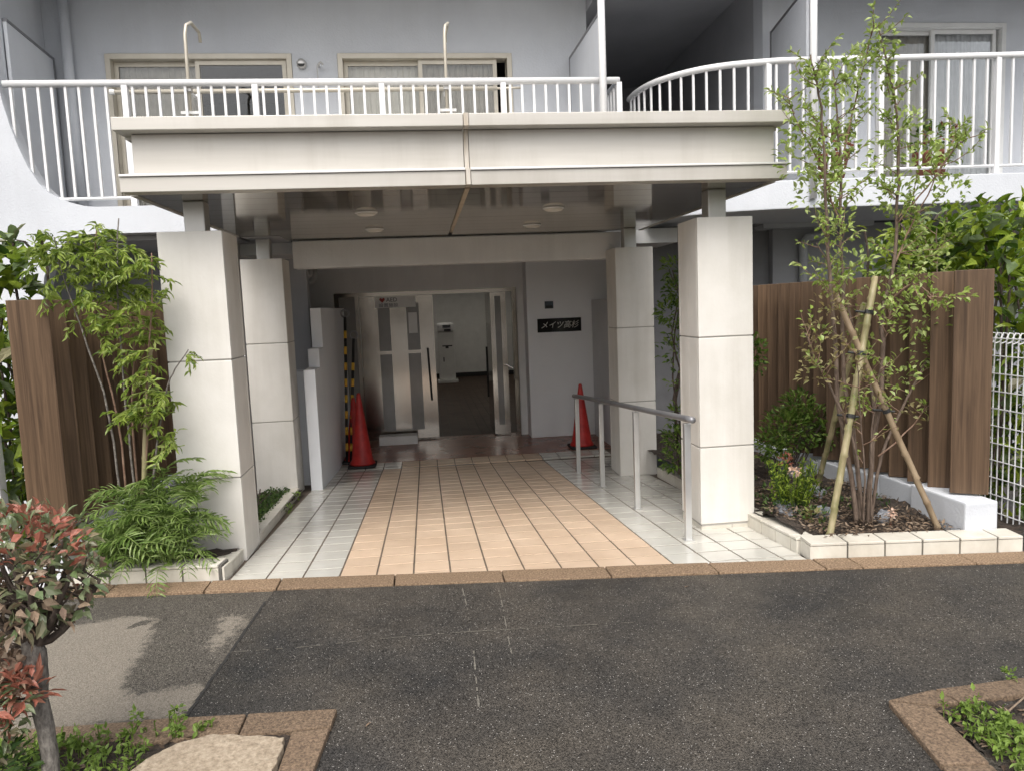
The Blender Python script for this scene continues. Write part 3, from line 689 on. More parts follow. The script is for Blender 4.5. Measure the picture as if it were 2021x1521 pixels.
# name plaque and small plate on the pilaster
pq = thing('name_plaque', (2.56, 6.39, 1.29), 'black name plaque with pale katakana and kanji lettering on the pilaster', 'sign')
obj('plate', MB().box(2.245, 2.895, 6.375, 6.398, 1.19, 1.39), black_gloss, pq, bev=.004)
text('\u30e1\u30a4\u30c4\u9ad8\u6749', .115, (2.57, 6.373, 1.288), plaque_text, pq, sx=.98, shear=.25)
pl = thing('small_plate', (2.43, 6.39, 1.59), 'small square dark plate on the pilaster above the name plaque', 'sign')
obj('plate', MB().box(2.365, 2.49, 6.385, 6.398, 1.535, 1.64), plate_blue, pl)
obj('lettering_block', MB().box(2.38, 2.475, 6.382, 6.3845, 1.545, 1.58), black, pl)

# ================================================================ BALCONY RAILINGS
def railing(name, label, path, z_top, z_bot, posts, step, rail_r, end=None):
    t = thing(name, (path[0][0], path[0][1], z_bot), label, 'railing', 'white balcony railings')
    top = MB()
    for (x0, y0), (x1, y1) in zip(path[:-1], path[1:]): pass
    P3 = [(x, y, z_top) for x, y in path]
    top.tube([(x, y, z_top) for x, y in path], rail_r, 8)
    obj('top_rail', top, white_paint, t, smooth=True)
    obj('bottom_rail', MB().tube([(x, y, z_bot) for x, y in path], .016, 6), white_paint, t)
    d = 0; nxt = step * .5; k = 0; bal = None
    for (x0, y0), (x1, y1) in zip(path[:-1], path[1:]):
        L = math.hypot(x1 - x0, y1 - y0)
        while nxt <= d + L:
            f = (nxt - d) / L; x, y = x0 + (x1 - x0) * f, y0 + (y1 - y0) * f
            if not any(math.hypot(x - px, y - py) < step * .45 for px, py in posts):
                if bal is None: bal = obj('baluster', MB().box(x - .011, x + .011, y - .011, y + .011, z_bot + .014, z_top - .02), white_paint, t, org=(x, y, 0))
                else: again(bal, t, (x, y, 0))
            nxt += step
        d += L
    pst = None
    for px, py in posts:
        if pst is None: pst = obj('post', MB().box(px - .026, px + .026, py - .026, py + .026, z_bot - .075, z_top - .02), white_paint, t, org=(px, py, 0))
        else: again(pst, t, (px, py, 0))
    return t
railing('balcony_railing', 'long straight white balcony railing above the entrance canopy', [(-3.06, 2.98), (2.625, 2.98), (2.625, 4.2)], 3.765, 2.735,
        [(-2.02, 2.98), (-.861, 2.98), (.310, 2.98), (1.474, 2.98), (2.625, 2.98)], .1165, .034)
cz = [(x, y + .03) for x, y in CURVE]
fine = []
import itertools
for i in range(len(cz) - 1):
    p0 = Vector(cz[max(i - 1, 0)]); p1 = Vector(cz[i]); p2 = Vector(cz[i + 1]); p3 = Vector(cz[min(i + 2, len(cz) - 1)])
    for k in range(4):
        s_ = k / 4; fine.append(tuple(.5 * ((2 * p1) + (p2 - p0) * s_ + (2 * p0 - 5 * p1 + 4 * p2 - p3) * s_ ** 2 + (3 * p1 - p0 - 3 * p2 + p3) * s_ ** 3)))
fine.append(cz[-1])
railing('balcony_railing', 'white balcony railing on the right that curves back towards the stair recess', fine, 3.925, 2.83,
        [(4.155, 2.94), (5.30, 2.845), (6.52, 2.765), (7.7, 2.69)], .1365, .034)

# laundry poles and holders on the left balcony
for n, (x, lab) in enumerate(((-1.46, 'white hooked laundry pole holder in front of the left balcony window'), (.945, 'white hooked laundry pole holder near the middle of the long balcony railing'))):
    h = thing('laundry_holder', (x, 3.04, 2.9), lab, 'pole holder', 'hooked laundry pole holders on the balcony')
    obj('upright', MB().tube([(x - .02, 3.05, 3.35), (x - .01, 3.05, 4.22), (x, 3.07, 4.31), (x + .03, 3.12, 4.35), (x + .02, 3.42, 4.37), (x + .015, 3.46, 4.35), (x + .015, 3.47, 4.29)], .016, 10), beige_frame, h, smooth=True)
    obj('bracket', MB().box(x - .10, x + .07, 3.03, 3.07, 3.50, 3.525).tube([(x - .02, 3.05, 3.72), (x - .02, 3.30, 3.72), (x - .02, 3.34, 3.76)], .014, 6), white_soft, h)
    obj('clamp', MB().box(x - .045, x + .015, 3.0, 3.08, 3.70, 3.80), steel_post, h)
lp = thing('laundry_pole', (-2.2, 3.35, 3.8), 'long beige laundry pole lying across the two balcony holders', 'pole')
obj('pole', MB().tube([(-2.24, 3.33, 3.785), (1.45, 3.33, 3.795)], .022, 8).tube([(1.43, 3.33, 3.795), (1.72, 3.33, 3.80)], .012, 8), beige_frame, lp, smooth=True)
obj('end_cap', MB().tube([(-2.28, 3.33, 3.785), (-2.235, 3.33, 3.785)], .027, 8), white_soft, lp)

# potted plants behind the right railing
def leafball(m, c, r, n, l, wd, squash=1.0, hollow=.35):
    for _ in range(n):
        d = rv().normalized() * (hollow + (1 - hollow) * random.random() ** .5); p = Vector(c) + Vector((d.x * r[0], d.y * r[1], d.z * r[2] * squash))
        m.leaf(p, d + Vector((U(-.6, .6), U(-.6, .6), U(-.1, .7))), l * U(.6, 1.2), wd * U(.7, 1.2), U(-1.2, 1.2), U(.05, .45))
for x, y, lab in ((4.95, 3.15, 'terracotta potted plant behind the tree on the right balcony, nearer the stair recess'), (6.05, 3.1, 'terracotta potted plant at the foot of the right balcony window')):
    p = thing('potted_plant', (x, y, 2.745), lab, 'potted plant', 'potted plants on the right balcony')
    obj('pot', MB().lathe([(.12, 2.746), (.17, 3.0), (.185, 3.0), (.185, 3.04), (.15, 3.04)], x, y, 16), terracotta, p, smooth=True)
    m = MB(); leafball(m, (x, y, 3.17), (.2, .2, .16), 110, .09, .04); obj('foliage', m, leaf_bush, p, kind='stuff')
    m = MB(); leafball(m, (x + .05, y - .05, 3.2), (.18, .18, .13), 40, .06, .04); obj('flowers', m, flower_red, p, kind='stuff')

# ================================================================ CANOPY
cn = thing('entrance_canopy', (.92, .3, 2.36), 'beige-grey metal entrance canopy with glossy soffit on four pillars', 'canopy')
CX0, CX1, SEAMX, CB = -1.165, 3.02, .915, 3.61
zs = 2.36
def crow(x): return .03 * 0
for a, b in ((CX0, SEAMX - .018), (SEAMX + .018, CX1)):
    l, r_ = (a == CX0), (b == CX1)
    obj('lower_fascia', MB().box(a, b, .295, .42, zs, zs + .088), alum, cn, bev=.003)
    obj('ledge', MB().box(a, b, .283, .44, zs + .090, zs + .104), alum_lip, cn, bev=.003)
    a2 = a + (.062 if l else 0); b2 = b - (.055 if r_ else 0)
    obj('fascia_panel', MB().box(a2, b2, .372, .45, zs + .106, zs + .352), alum, cn, bev=.003)
    obj('upper_fascia', MB().box(a - (.01 if l else 0), b + (.01 if r_ else 0), .272, .45, zs + .356, zs + .432), alum, cn, bev=.004)
    obj('roof_sheet', MB().box(a, b, .452, CB, zs + .34, zs + .40), alum, cn)
for a, b, c, d in ((CX0, CX0 + .04, CX0 + .062, CX0 + .10), (CX1 - .04, CX1, CX1 - .095, CX1 - .055)):
    obj('side_fascia', MB().box(a, b, .46, CB, zs, zs + .10), alum, cn); obj('side_fascia', MB().box(c, d, .46, CB, zs + .101, zs + .338), alum, cn)
obj('seam_cover', MB().box(SEAMX - .014, SEAMX + .014, .286, .40, zs + .002, zs + .10).box(SEAMX - .014, SEAMX + .014, .368, .42, zs + .106, zs + .352).box(SEAMX - .015, SEAMX + .015, .268, .40, zs + .357, zs + .434), rust, cn)
y = .424; sp0 = None
while y < CB - .05:
    y1 = min(y + .265, CB)
    for a, b in ((CX0 + .045, SEAMX - .019), (SEAMX + .019, CX1 - .045)):
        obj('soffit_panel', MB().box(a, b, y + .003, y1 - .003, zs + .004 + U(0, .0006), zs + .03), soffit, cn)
    y = y1
obj('soffit_joint', MB().box(SEAMX - .015, SEAMX + .015, .424, 3.2, zs - .004, zs + .02), tan, cn)
obj('soffit_backing', MB().box(CX0 + .045, CX1 - .045, .43, CB, zs + .031, zs + .04), black, cn)
for x, y in ((.192, 1.50), (.18, 2.72), (1.668, 1.51), (1.672, 2.74)):
    d = obj('downlight', MB().lathe([(.088, zs + .003), (.088, zs - .006), (.078, zs - .010)], x, y, 24), white_soft, cn, smooth=True)
    obj('lens', MB().lathe([(.074, zs - .0105), (.07, zs - .02), (.05, zs - .026), (.02, zs - .028)], x, y, 24), lamp_glass, d, smooth=True)
PX = {'FL': (-1.078, .591), 'FR': (2.510, .591), 'BL': (-1.171, 3.205), 'BR': (2.606, 3.205)}
for k, (px, py) in PX.items():
    obj('post', MB().box(px + .135, px + .268, py + .135, py + .268, 2.155, zs + .003), steel_post, cn, bev=.008)

# ================================================================ PILLARS
labs = {'FL': 'cream stone-panelled pillar left of the walk, at the street beside the tall leafy shrub', 'FR': 'cream stone-panelled pillar right of the walk, nearest the street, on a tiled plinth',
        'BL': 'cream stone-panelled pillar on the left, set back towards the stepped wall', 'BR': 'cream stone-panelled pillar on the right, set back behind the handrail'}
PW = .403
for k, (px, py) in PX.items():
    bz = {'FL': -.045, 'FR': -.034, 'BL': -.30, 'BR': -.266}[k]
    t = thing('stone_pillar', (px + PW / 2, py + PW / 2, bz), labs[k], 'pillar', 'stone-panelled pillars carrying the canopy')
    obj('core', MB().box(px + .009, px + PW - .009, py + .009, py + PW - .009, -.5, 2.145), stone_joint, t)
    lv = [bz, .5327, 1.3196, 2.1535]
    for z0, z1 in zip(lv[:-1], lv[1:]):
        a, b = z0 + .005, z1 - (.005 if z1 < 2.1 else 0)
        th = .028; g_ = .003
        obj('stone_panel', MB().box(px, px + PW, py, py + th, a, b), stone, t, bev=.004)
        obj('stone_panel', MB().box(px, px + PW, py + PW - th, py + PW, a, b), stone, t, bev=.004)
        for xx in (px, px + PW - th):
            y0, y1 = py + th + g_, py + PW - th - g_
            for q in range(2):
                obj('stone_panel', MB().box(xx + (.001 if q else 0), xx + th - (.001 if q else 0), y0 + (y1 - y0) * q * .5 + (.002 if q else 0), y0 + (y1 - y0) * (q + 1) * .5, a, b), stone, t, bev=.003)
    obj('top_slab', MB().box(px + .004, px + PW - .004, py + .004, py + PW - .004, 2.146, 2.152), stone, t)
    if k in ('FR', 'BR'):
        zz = lambda x, y: fz(x, y) - .02
        for a, b in ((px + .004, px + .232), (px + .240, px + PW - .004)):
            obj('plinth_tile', MB().prism([(a, py + .006), (b, py + .006), (b, py + .03), (a, py + .03)], zz, bz - .012), tile_k, t)
        obj('plinth_tile', MB().prism([(px + .006, py + .032), (px + .03, py + .032), (px + .03, py + PW), (px + .006, py + PW)], zz, bz - .012), tile_k, t)

# ================================================================ HANDRAIL
hr = thing('handrail', (2.28, 2, -.2), 'grey steel handrail on four posts along the right side of the walk', 'handrail')
hp_ = [(2.234, 3.62, .575), (2.268, 2.62, .645), (2.29, 1.47, .72), (2.318, .33, .795)]
for x, y, z in hp_:
    obj('post', MB().box(x - .022, x + .022, y - .022, y + .022, fz(x, y), z - .03), handrail_m, hr, bev=.004)
    obj('foot_plate', MB().prism([(x - .034, y - .034), (x + .034, y - .034), (x + .034, y + .034), (x - .034, y + .034)], lambda a, b: fz(a, b) + .001, lambda a, b: fz(a, b) + .006), handrail_m, hr)
obj('rail', MB().tube([(2.228, 3.74, .565)] + hp_ + [(2.322, .22, .80)], .022, 10), rail_grey, hr, smooth=True)

# ================================================================ PLANTERS
def planter(name, label, edges, soilpoly, soil_z, closed=None):
    """edges: list of ((x0,y0),(x1,y1), depth vector, z function of base, height)"""
    t = thing(name, (edges[0][0][0], edges[0][0][1], 0), label, 'planter')
    for (x0, y0), (x1, y1), (nx, ny), bz_, h, w_, off in edges:
        L = math.hypot(x1 - x0, y1 - y0); d = ((x1 - x0) / L, (y1 - y0) / L); s0 = off
        e = .016; ax, ay, bx_, by_ = x0 + d[0] * e, y0 + d[1] * e, x1 - d[0] * e, y1 - d[1] * e
        core = [(ax + nx * .012, ay + ny * .012), (bx_ + nx * .012, by_ + ny * .012), (bx_ + nx * (w_ - .01), by_ + ny * (w_ - .01)), (ax + nx * (w_ - .01), ay + ny * (w_ - .01))]
        for (ex, ey), sg_ in (((x0, y0), 1), ((x1, y1), -1)):
            q = [(ex + nx * .016, ey + ny * .016), (ex + nx * w_, ey + ny * w_), (ex + nx * w_ + d[0] * .013 * sg_, ey + ny * w_ + d[1] * .013 * sg_), (ex + nx * .016 + d[0] * .013 * sg_, ey + ny * .016 + d[1] * .013 * sg_)]
            if sg_ > 0: q = q[::-1]
            obj('tile', MB().prism(q, lambda x, y: bz_(x, y) - .02, lambda x, y: bz_(x, y) + h - .02), tile_k, t)
        obj('bed', MB().prism(core, lambda x, y: bz_(x, y) - .1, lambda x, y: bz_(x, y) + h - .006), grout_w, t)
        while s0 < L - .01:
            a, b = max(s0, 0) + (.0055 if s0 > 0 else 0), min(s0 + T, L) - (.0055 if s0 + T < L else 0); s0 += T
            if b - a < .02: continue
            p = lambda q, e: (x0 + d[0] * q + nx * e, y0 + d[1] * q + ny * e)
            obj('tile', MB().prism([p(a, 0), p(b, 0), p(b, .014), p(a, .014)], lambda x, y: bz_(x, y) - .02, lambda x, y: bz_(x, y) + h - .02), tile_k, t)
            obj('tile', MB().prism([p(a, -.002), p(b, -.002), p(b, w_), p(a, w_)], lambda x, y: bz_(x, y) + h - .017, lambda x, y: bz_(x, y) + h), tile_k, t, bev=.004)
    return t
def soil_bed(name, poly_fn, nx, ny, zfn):
    m = MB()
    for j in range(ny + 1):
        for i in range(nx + 1):
            x, y = poly_fn(i / nx, j / ny); m.v.append((x, y, zfn(x, y) + U(-.012, .014)))
    for j in range(ny):
        for i in range(nx):
            a = j * (nx + 1) + i; m.f.append((a, a + 1, a + nx + 2, a + nx + 1))
    o = obj(name, m, soil, smooth=True); props(o, kind='structure'); return o
def chips(m, n, pos, l=(.02, .05)):
    for _ in range(n):
        p = pos(); m.leaf(p, (U(-1, 1), U(-1, 1), U(-.1, .25)), U(*l), U(.008, .02), U(-.5, .5), U(-.2, .3))
nL = (KA / math.hypot(1, KA), 1 / math.hypot(1, KA))
zero = lambda x, y: 0.008
planter('tiled_planter', 'low cream-tiled planter kerb left of the walk under the leafy shrubs',
        [((-2.60, kerb_y(-2.6) + .006), (-.70, kerb_y(-.7) + .006), nL, zero, .095, .14, -.135),
         ((-.69, kerb_y(-.69) + .16), (-.695, .58), (-1, 0), lambda x, y: fz(x, y), .085, .12, 0),
         ((-.692, 1.0), (-.755, 3.2), (-1, 0), lambda x, y: fz(x, y), .075, .10, 0)], None, 0)
planter('tiled_planter', 'low cream-tiled planter kerb right of the walk under the staked tree',
        [((2.835, kerb_y(2.835) + .002), (4.10, kerb_y(4.10) + .002), nL, zero, .095, .16, 0),
         ((2.96, 3.05), (2.835, kerb_y(2.835) + .17), (1, .04), lambda x, y: fz(x, y), .10, .13, 0)], None, 0)
soil_bed('soil', lambda u, v: (-2.7 + 1.98 * u, (kerb_y(-2.7 + 1.98 * u) + .1) * (1 - v) + 3.2 * v), 40, 60, lambda x, y: .055 if y < 1 else min(.055, fz(x, y) + .045 + max(0, (1.35 - y)) * .25))
soil_bed('soil', lambda u, v: (2.9 + 1.6 * u, (kerb_y(2.9 + 1.6 * u) + .1) * (1 - v) + 4.4 * v), 46, 80, lambda x, y: .065 + .03 * math.sin(x * 5 + y * 3) + .02 * math.sin(y * 7) if y < 1.2 else .06 - (y - 1.2) * .03)
mu_ = MB()
chips(mu_, 2600, lambda: (U(2.95, 4.0), U(-.30, 1.1), .075 + U(0, .035)))
chips(mu_, 500, lambda: (U(2.95, 4.1), U(1.0, 2.6), .06 + U(0, .03)))
props(obj('mulch', mu_, mulch_m), 'brown bark and leaf litter on the soil round the staked tree', 'mulch', kind='stuff')
for i, (x, y, r_, lab) in enumerate(((3.12, .52, .09, 'grey stone beside the bright lime shrub near the right front pillar'), (3.3, .3, .08, 'grey stone in front of the lime shrub, half in the mulch'), (3.5, .85, .11, 'grey stone behind the lime shrub below the leaning bamboo stake'), (3.62, .12, .06, 'small grey stone at the foot of the tree stems'), (3.75, 1.6, .16, 'flat grey-brown stone at the back of the right bed'))):
    m = MB(); m.lathe([(r_ * .9, .03), (r_, .06), (r_ * .8, .10), (r_ * .4, .12)], x, y, 9)
    m.v = [(a + U(-.2, .2) * r_, b + U(-.2, .2) * r_, c + U(-.012, .012)) for a, b, c in m.v]
    props(obj('stone', m, grey_stone), lab, 'stone', 'stones in the right planting bed')

# ================================================================ LOUVRE PLANK FENCES
def fence(name, label, xs_, y0, step, n, zb, zt, left, group):
    t = thing(name, (xs_[0], y0, 0), label, 'fence', group)
    for i in range(n):
        y = y0 + step * i; x0, x1 = xs_
        zb_ = zb - .012 * i
        ang = rad(24 if left else -31)
        m = MB().box(-(x1 - x0) / 2, (x1 - x0) / 2, -.014, .014, 0, zt - zb_)
        o = obj('plank', m, plank_m, t, bev=.004, org=(0, 0, 0))
        o.location = Vector(((x0 + x1) / 2, y, zb_)) - t.location; o.rotation_euler = (0, 0, ang)
    rz = MB()
    for zz in (.55, 1.35):
        xb = x0 + .02 if left else x1 - .02
        rz.box(xb - .02, xb + .02, y0 + .03, y0 + step * n, zz, zz + .05)
    obj('back_rail', rz, plank_m, t)
    return t
fence('plank_fence', 'brown plank fence left of the walk behind the leafy shrub', (-1.835, -1.625), .25, .22, 16, .36, 1.745, True, 'brown louvred plank fences')
fence('plank_fence', 'brown plank fence right of the walk behind the staked tree', (3.90, 4.115), -.17, .215, 22, .285, 1.705, False, 'brown louvred plank fences')
kw = thing('knee_wall', (4.0, -.3, 0), 'low white stepped plinth wall under the right plank fence', 'wall')
steps = [(-.335, .20, .285), (.20, .62, .255), (.62, 1.05, .225), (1.05, 1.5, .195), (1.5, 2.2, .165), (2.2, 4.4, .14)]
for a, b, z in steps: obj('wall_step', MB().box(3.90 - (.04 if a < 0 else 0), 4.08, a + .002, b, -.1, z - .012), stucco, kw, bev=.012)
kw2 = thing('knee_wall', (-1.73, .2, 0), 'low white plinth wall under the left plank fence', 'wall')
obj('wall_body', MB().box(-1.82, -1.64, .18, 3.6, -.1, .20), stucco, kw2, bev=.01)

# ---- white mesh fence and posts at the edges
mf = thing('mesh_fence', (4.3, -.42, 0), 'white welded wire mesh fence at the far right edge', 'fence', 'white mesh fence and post at the plot edges')
wv = MB(); y = -.46; 
wr_ = []
for i in range(22):
    yy = -.30 + .05 * i
    o = MB().tube([(4.30, yy, .06), (4.30, yy, 1.26), (4.32, yy, 1.295), (4.345, yy, 1.29), (4.355, yy, 1.26), (4.335, yy, 1.235), (4.302, yy, 1.225)], .0042, 5)
    obj('wire', o, white_paint, mf)
for k in range(11):
    zz = .11 + .115 * k
    obj('wire', MB().tube([(4.292, -.34, zz), (4.292, .80, zz)], .004, 5), white_paint, mf)
obj('post', MB().tube([(4.315, -.40, -.05), (4.315, -.40, 1.36)], .03, 12), white_paint, mf, smooth=True)
lp2 = thing('fence_post', (-2.2, .3, 0), 'white square fence post at the left edge of the picture', 'post')
obj('post', MB().box(-2.19, -1.995, .25, .33, -.02, 1.28), white_paint, lp2, bev=.006)
obj('post_cap', MB().box(-2.195, -1.99, .245, .335, 1.282, 1.30), white_paint, lp2, bev=.004)

# ================================================================ TRAFFIC CONES AND CONE BARS
def cone(x, y, h, lab, grp, z=ZB):
    t = thing('traffic_cone', (x, y, z), lab, 'traffic cone', grp)
    b = MB().box(x - .175, x + .175, y - .175, y + .175, z + .001, z + .035)
    obj('base', b, rubber, t, bev=.015)
    obj('cone_body', MB().lathe([(.165, z + .036), (.155, z + .06), (.135, z + .09), (.024, z + h - .02), (.018, z + h), (.008, z + h + .002)], x, y, 24), red_plastic, t, smooth=True)
    return t
gcone = 'red traffic cones by the entrance'
cone(-.275, 5.10, .94, 'front red traffic cone of the pair against the left stepped wall', gcone)
cone(-.375, 5.42, .85, 'rear red traffic cone of the pair, behind the front one at the left wall', gcone)
c3 = cone(2.66, 5.45, .87, 'red traffic cone against the right pilaster beyond the end of the handrail', gcone)
obj('tip_band', MB().lathe([(.036, ZB + .72), (.034, ZB + .74)], 2.66, 5.45, 20), yellow_p, c3)
def bar(x, y, x2, y2, ln, lab):
    t = thing('cone_bar', (x, y, ZB), lab, 'bar', 'striped cone bars leaning at the left wall')
    p0 = Vector((x, y, ZB + .01)); d = (Vector((x2, y2, ZB + ln)) - p0).normalized(); k = 0; q = 0
    obj('pole', MB().tube([p0, p0 + d * (ln - .07)], .019, 10), black, t, smooth=True)
    q = .16
    while q < ln - .30:
        obj('stripe', MB().tube([p0 + d * q, p0 + d * (q + .10)], .0205, 10), yellow_p, t, smooth=True); q += .21
    c = p0 + d * (ln - .02)
    obj('ring', MB().tube([c + Vector((.05 * math.cos(a), 0, .05 * math.sin(a))) for a in [2 * math.pi * i / 14 for i in range(15)]], .013, 6, caps=False), rail_grey, t, smooth=True)
bar(-.49, 5.30, -.43, 5.62, 1.98, 'taller yellow and black cone bar leaning left of the other')
bar(-.44, 5.28, -.33, 5.60, 1.70, 'shorter yellow and black cone bar leaning behind the red cones')

# ================================================================ PLANTS
def lerp_path(P, f):
    n = len(P) - 1; k = min(int(f * n), n - 1); u = f * n - k
    a, b = Vector(P[k]), Vector(P[k + 1]); return a.lerp(b, u), (b - a).normalized()
def smooth_path(P, sub=4, jit=.0):
    P = [Vector(p) for p in P]; o = []
    for i in range(len(P) - 1):
        p0, p1, p2, p3 = P[max(i - 1, 0)], P[i], P[i + 1], P[min(i + 2, len(P) - 1)]
        for k in range(sub):
            t = k / sub
            o.append(.5 * ((2 * p1) + (p2 - p0) * t + (2 * p0 - 5 * p1 + 4 * p2 - p3) * t * t + (3 * p1 - p0 - 3 * p2 + p3) * t ** 3) + rv(jit))
    o.append(P[-1]); return o
TREE = {
    'A': [(3.36, 0.02, 0.05), (3.28, -0.0, 0.54), (3.2, -0.02, 0.91), (3.16, -0.04, 1.4), (3.12, -0.06, 1.65), (3.08, -0.09, 2.03), (3.05, -0.11, 2.45), (3.01, -0.13, 2.77), (2.94, -0.15, 3.0)],
    'B': [(3.41, 0.05, 0.05), (3.38, 0.08, 0.59), (3.32, 0.11, 1.06), (3.32, 0.14, 1.65), (3.32, 0.16, 2.02), (3.33, 0.19, 2.41), (3.32, 0.22, 2.73), (3.31, 0.25, 3.09)],
    'C': [(3.44, 0.03, 0.05), (3.48, 0.04, 0.59), (3.55, 0.05, 1.05), (3.55, 0.06, 1.45), (3.62, 0.06, 1.74), (3.65, 0.07, 2.09), (3.66, 0.08, 2.48), (3.62, 0.09, 2.86), (3.53, 0.1, 3.23)],
    'D': [(3.48, 0.06, 0.05), (3.59, 0.12, 0.5), (3.81, 0.18, 0.86), (4.01, 0.23, 1.19), (4.1, 0.29, 1.63), (4.13, 0.35, 2.01)],
    'E': [(3.4, 0.0, 0.05), (3.27, -0.07, 0.68), (3.02, -0.13, 1.13), (2.88, -0.2, 1.36)],
    'F': [(3.47, 0.08, 0.05), (3.56, 0.16, 0.84), (3.48, 0.24, 1.31), (3.4, 0.32, 1.66), (3.28, 0.4, 1.94)],
    'G': [(3.65, 0.07, 2.03), (3.81, 0.01, 2.24), (3.94, -0.04, 2.45), (4.01, -0.1, 2.52)],
    'H': [(3.31, 0.15, 2.01), (3.15, 0.1, 2.39), (2.97, 0.05, 2.64), (2.88, 0.0, 2.8)],
    'I': [(3.63, 0.08, 1.74), (3.79, 0.12, 2.03), (4.02, 0.16, 2.39), (4.16, 0.2, 2.66)],
    'J': [(3.33, 0.2, 2.41), (3.42, 0.17, 2.81), (3.48, 0.13, 3.15), (3.5, 0.1, 3.26)],
    'K': [(3.54, 0.05, 1.45), (3.66, -0.08, 1.64), (3.78, -0.2, 1.47)],
    'L': [(3.53, 0.05, 0.51), (3.81, 0.12, 0.69), (3.98, 0.2, 0.81)],
    'M': [(3.38, -0.02, 0.05), (3.36, -0.06, .5), (3.30, -.1, .9), (3.24, -.16, 1.25)],
    'N': [(3.45, 0.0, 0.05), (3.42, -0.03, .6), (3.46, -.04, 1.0), (3.50, -.1, 1.5)],
}
tree = thing('young_tree', (3.42, .03, .06), 'slender multi-stemmed young tree with sparse bright green leaves, staked in the right bed', 'tree')
tl, ty, tw = MB(), MB(), MB()
for k, P in TREE.items():
    thick = {'A': .017, 'B': .016, 'C': .018, 'D': .012, 'E': .011, 'F': .013}.get(k, .007)
    path = smooth_path(P, 4, .006); n = len(path)
    m = MB().tube(path, [thick * (1 - .72 * i / (n - 1)) for i in range(n)], 6)
    obj('stem', m, bark if P[0][2] < .1 else twig, tree, smooth=True)
    hi = P[-1][2]; ntw = int(5 + 10 * (hi - P[0][2])) + (4 if P[0][2] > .4 else 0)
    for q in range(ntw):
        f = U(.30 if P[0][2] < .1 else .1, 1.0); p, d = lerp_path(P, f)
        side = rv().normalized(); side.z *= .4
        td = (d * U(.3, .9) + side).normalized(); L = U(.10, .30) * (1.15 - .35 * f)
        if p.z < .75 and random.random() < .6: continue
        pts = [p]; cur = td.copy()
        for z_ in range(4):
            cur = (cur + rv(.25) + Vector((0, 0, .10))).normalized(); pts.append(pts[-1] + cur * L / 4)
        tw.tube(pts, [.0035, .003, .0025, .002, .0012], 4, caps=False)
        low = p.z < 1.5
        nl = int(U(4, 9) if low else U(8, 15))
        tgt = ty if (low and p.x < 3.35 and random.random() < .6) else tl
        for z_ in range(nl):
            g_ = .25 + .75 * (z_ + random.random()) / nl; pp, dd = lerp_path(pts, min(g_, .999))
            ld = (dd * .5 + rv(.9) + Vector((0, 0, U(-.25, .35)))).normalized()
            tgt.leaf(pp, ld, U(.028, .055), U(.016, .027), U(-1.2, 1.2), U(.05, .4), .3)
# denser clumps where the crown bunches up
for c, r_, n in (((2.95, .0, 2.62), .13, 60), ((3.05, .0, 2.85), .13, 60), ((3.12, 0, 2.55), .14, 60), ((3.3, .1, 2.45), .15, 50), ((3.22, .05, 2.95), .12, 45), ((3.58, .05, 2.42), .13, 50), ((3.02, 0, 2.2), .12, 40), ((2.93, -.02, 2.42), .13, 70), ((3.13, .0, 2.30), .16, 60), ((3.22, 0, 2.72), .14, 55), ((3.50, .08, 2.95), .14, 80), ((3.66, .05, 2.60), .15, 80), ((3.80, .05, 2.38), .16, 90), ((3.62, .06, 2.2), .14, 50),
                 ((4.0, .02, 2.2), .10, 40), ((3.2, 0, 2.02), .14, 55), ((3.35, .05, 1.78), .12, 40), ((3.66, .1, 1.8), .16, 70), ((3.92, .2, 1.75), .18, 120), ((3.9, .15, 1.45), .20, 140), ((4.0, .2, 1.2), .14, 60),
                 ((3.72, .1, 1.02), .10, 45), ((3.32, 0, .95), .07, 25), ((3.62, 0, 1.55), .10, 40), ((3.72, .1, 2.02), .12, 60), ((3.35, .1, 3.0), .1, 35), ((3.55, .1, 3.18), .08, 35)):
    leafball(tl, c, (r_, r_ * .8, r_), n, .05, .024)
for c, r_, n in (((3.02, -.1, 1.30), .12, 40), ((2.98, -.12, 1.12), .10, 36), ((3.12, -.05, 1.52), .10, 30), ((3.78, .1, .78), .08, 16), ((3.9, .1, .70), .04, 6), ((3.4, -.1, 1.02), .08, 14)):
    leafball(ty, c, (r_, r_ * .8, r_), n, .045, .022)
obj('twig', tw, twig, tree, kind='stuff'); obj('foliage', tl, leaf_tree, tree, kind='stuff'); obj('dry_foliage', ty, leaf_tree_y, tree, kind='stuff')
def stake(name, P, r_, mat, lab, grp, ties=()):
    t = thing(name, P[0], lab, 'stake', grp)
    a, b = Vector(P[0]), Vector(P[-1]); L = (b - a).length; path = []; rr = []; z = 0
    while z < L:
        path += [a.lerp(b, z / L), a.lerp(b, min(1, (z + .012) / L)), a.lerp(b, min(1, (z + .03) / L))]; rr += [r_, r_ * 1.16, r_ * .97]; z += .17
    path.append(b); rr.append(r_ * .8)
    for i in range(1, len(path) - 1): path[i] = path[i] + Vector((U(-.003, .003), U(-.003, .003), 0))
    obj('cane', MB().tube(path, rr, 9), mat, t, smooth=True)
    for f in ties:
        c = a.lerp(b, f); d = (b - a).normalized()
        obj('tie', MB().tube([c - d * .012, c + d * .012], r_ * 1.3, 9).tube([c + Vector((-.08, .02, .01)), c + Vector((.05, -.01, -.006))], .008, 5), black, t)
    return t
gs = 'bamboo stakes propping the young tree'
stake('bamboo_stake', [(3.06, -.17, .07), (3.49, .05, 1.69)], .0225, bamboo_m, 'thick green bamboo stake leaning right in front of the tree stems', gs, (.46, .70, .86))
stake('bamboo_stake', [(3.80, -.17, .07), (3.19, .06, 1.66)], .02, bamboo_pale, 'pale brown bamboo stake leaning left from the front right of the bed', gs, (.48,))
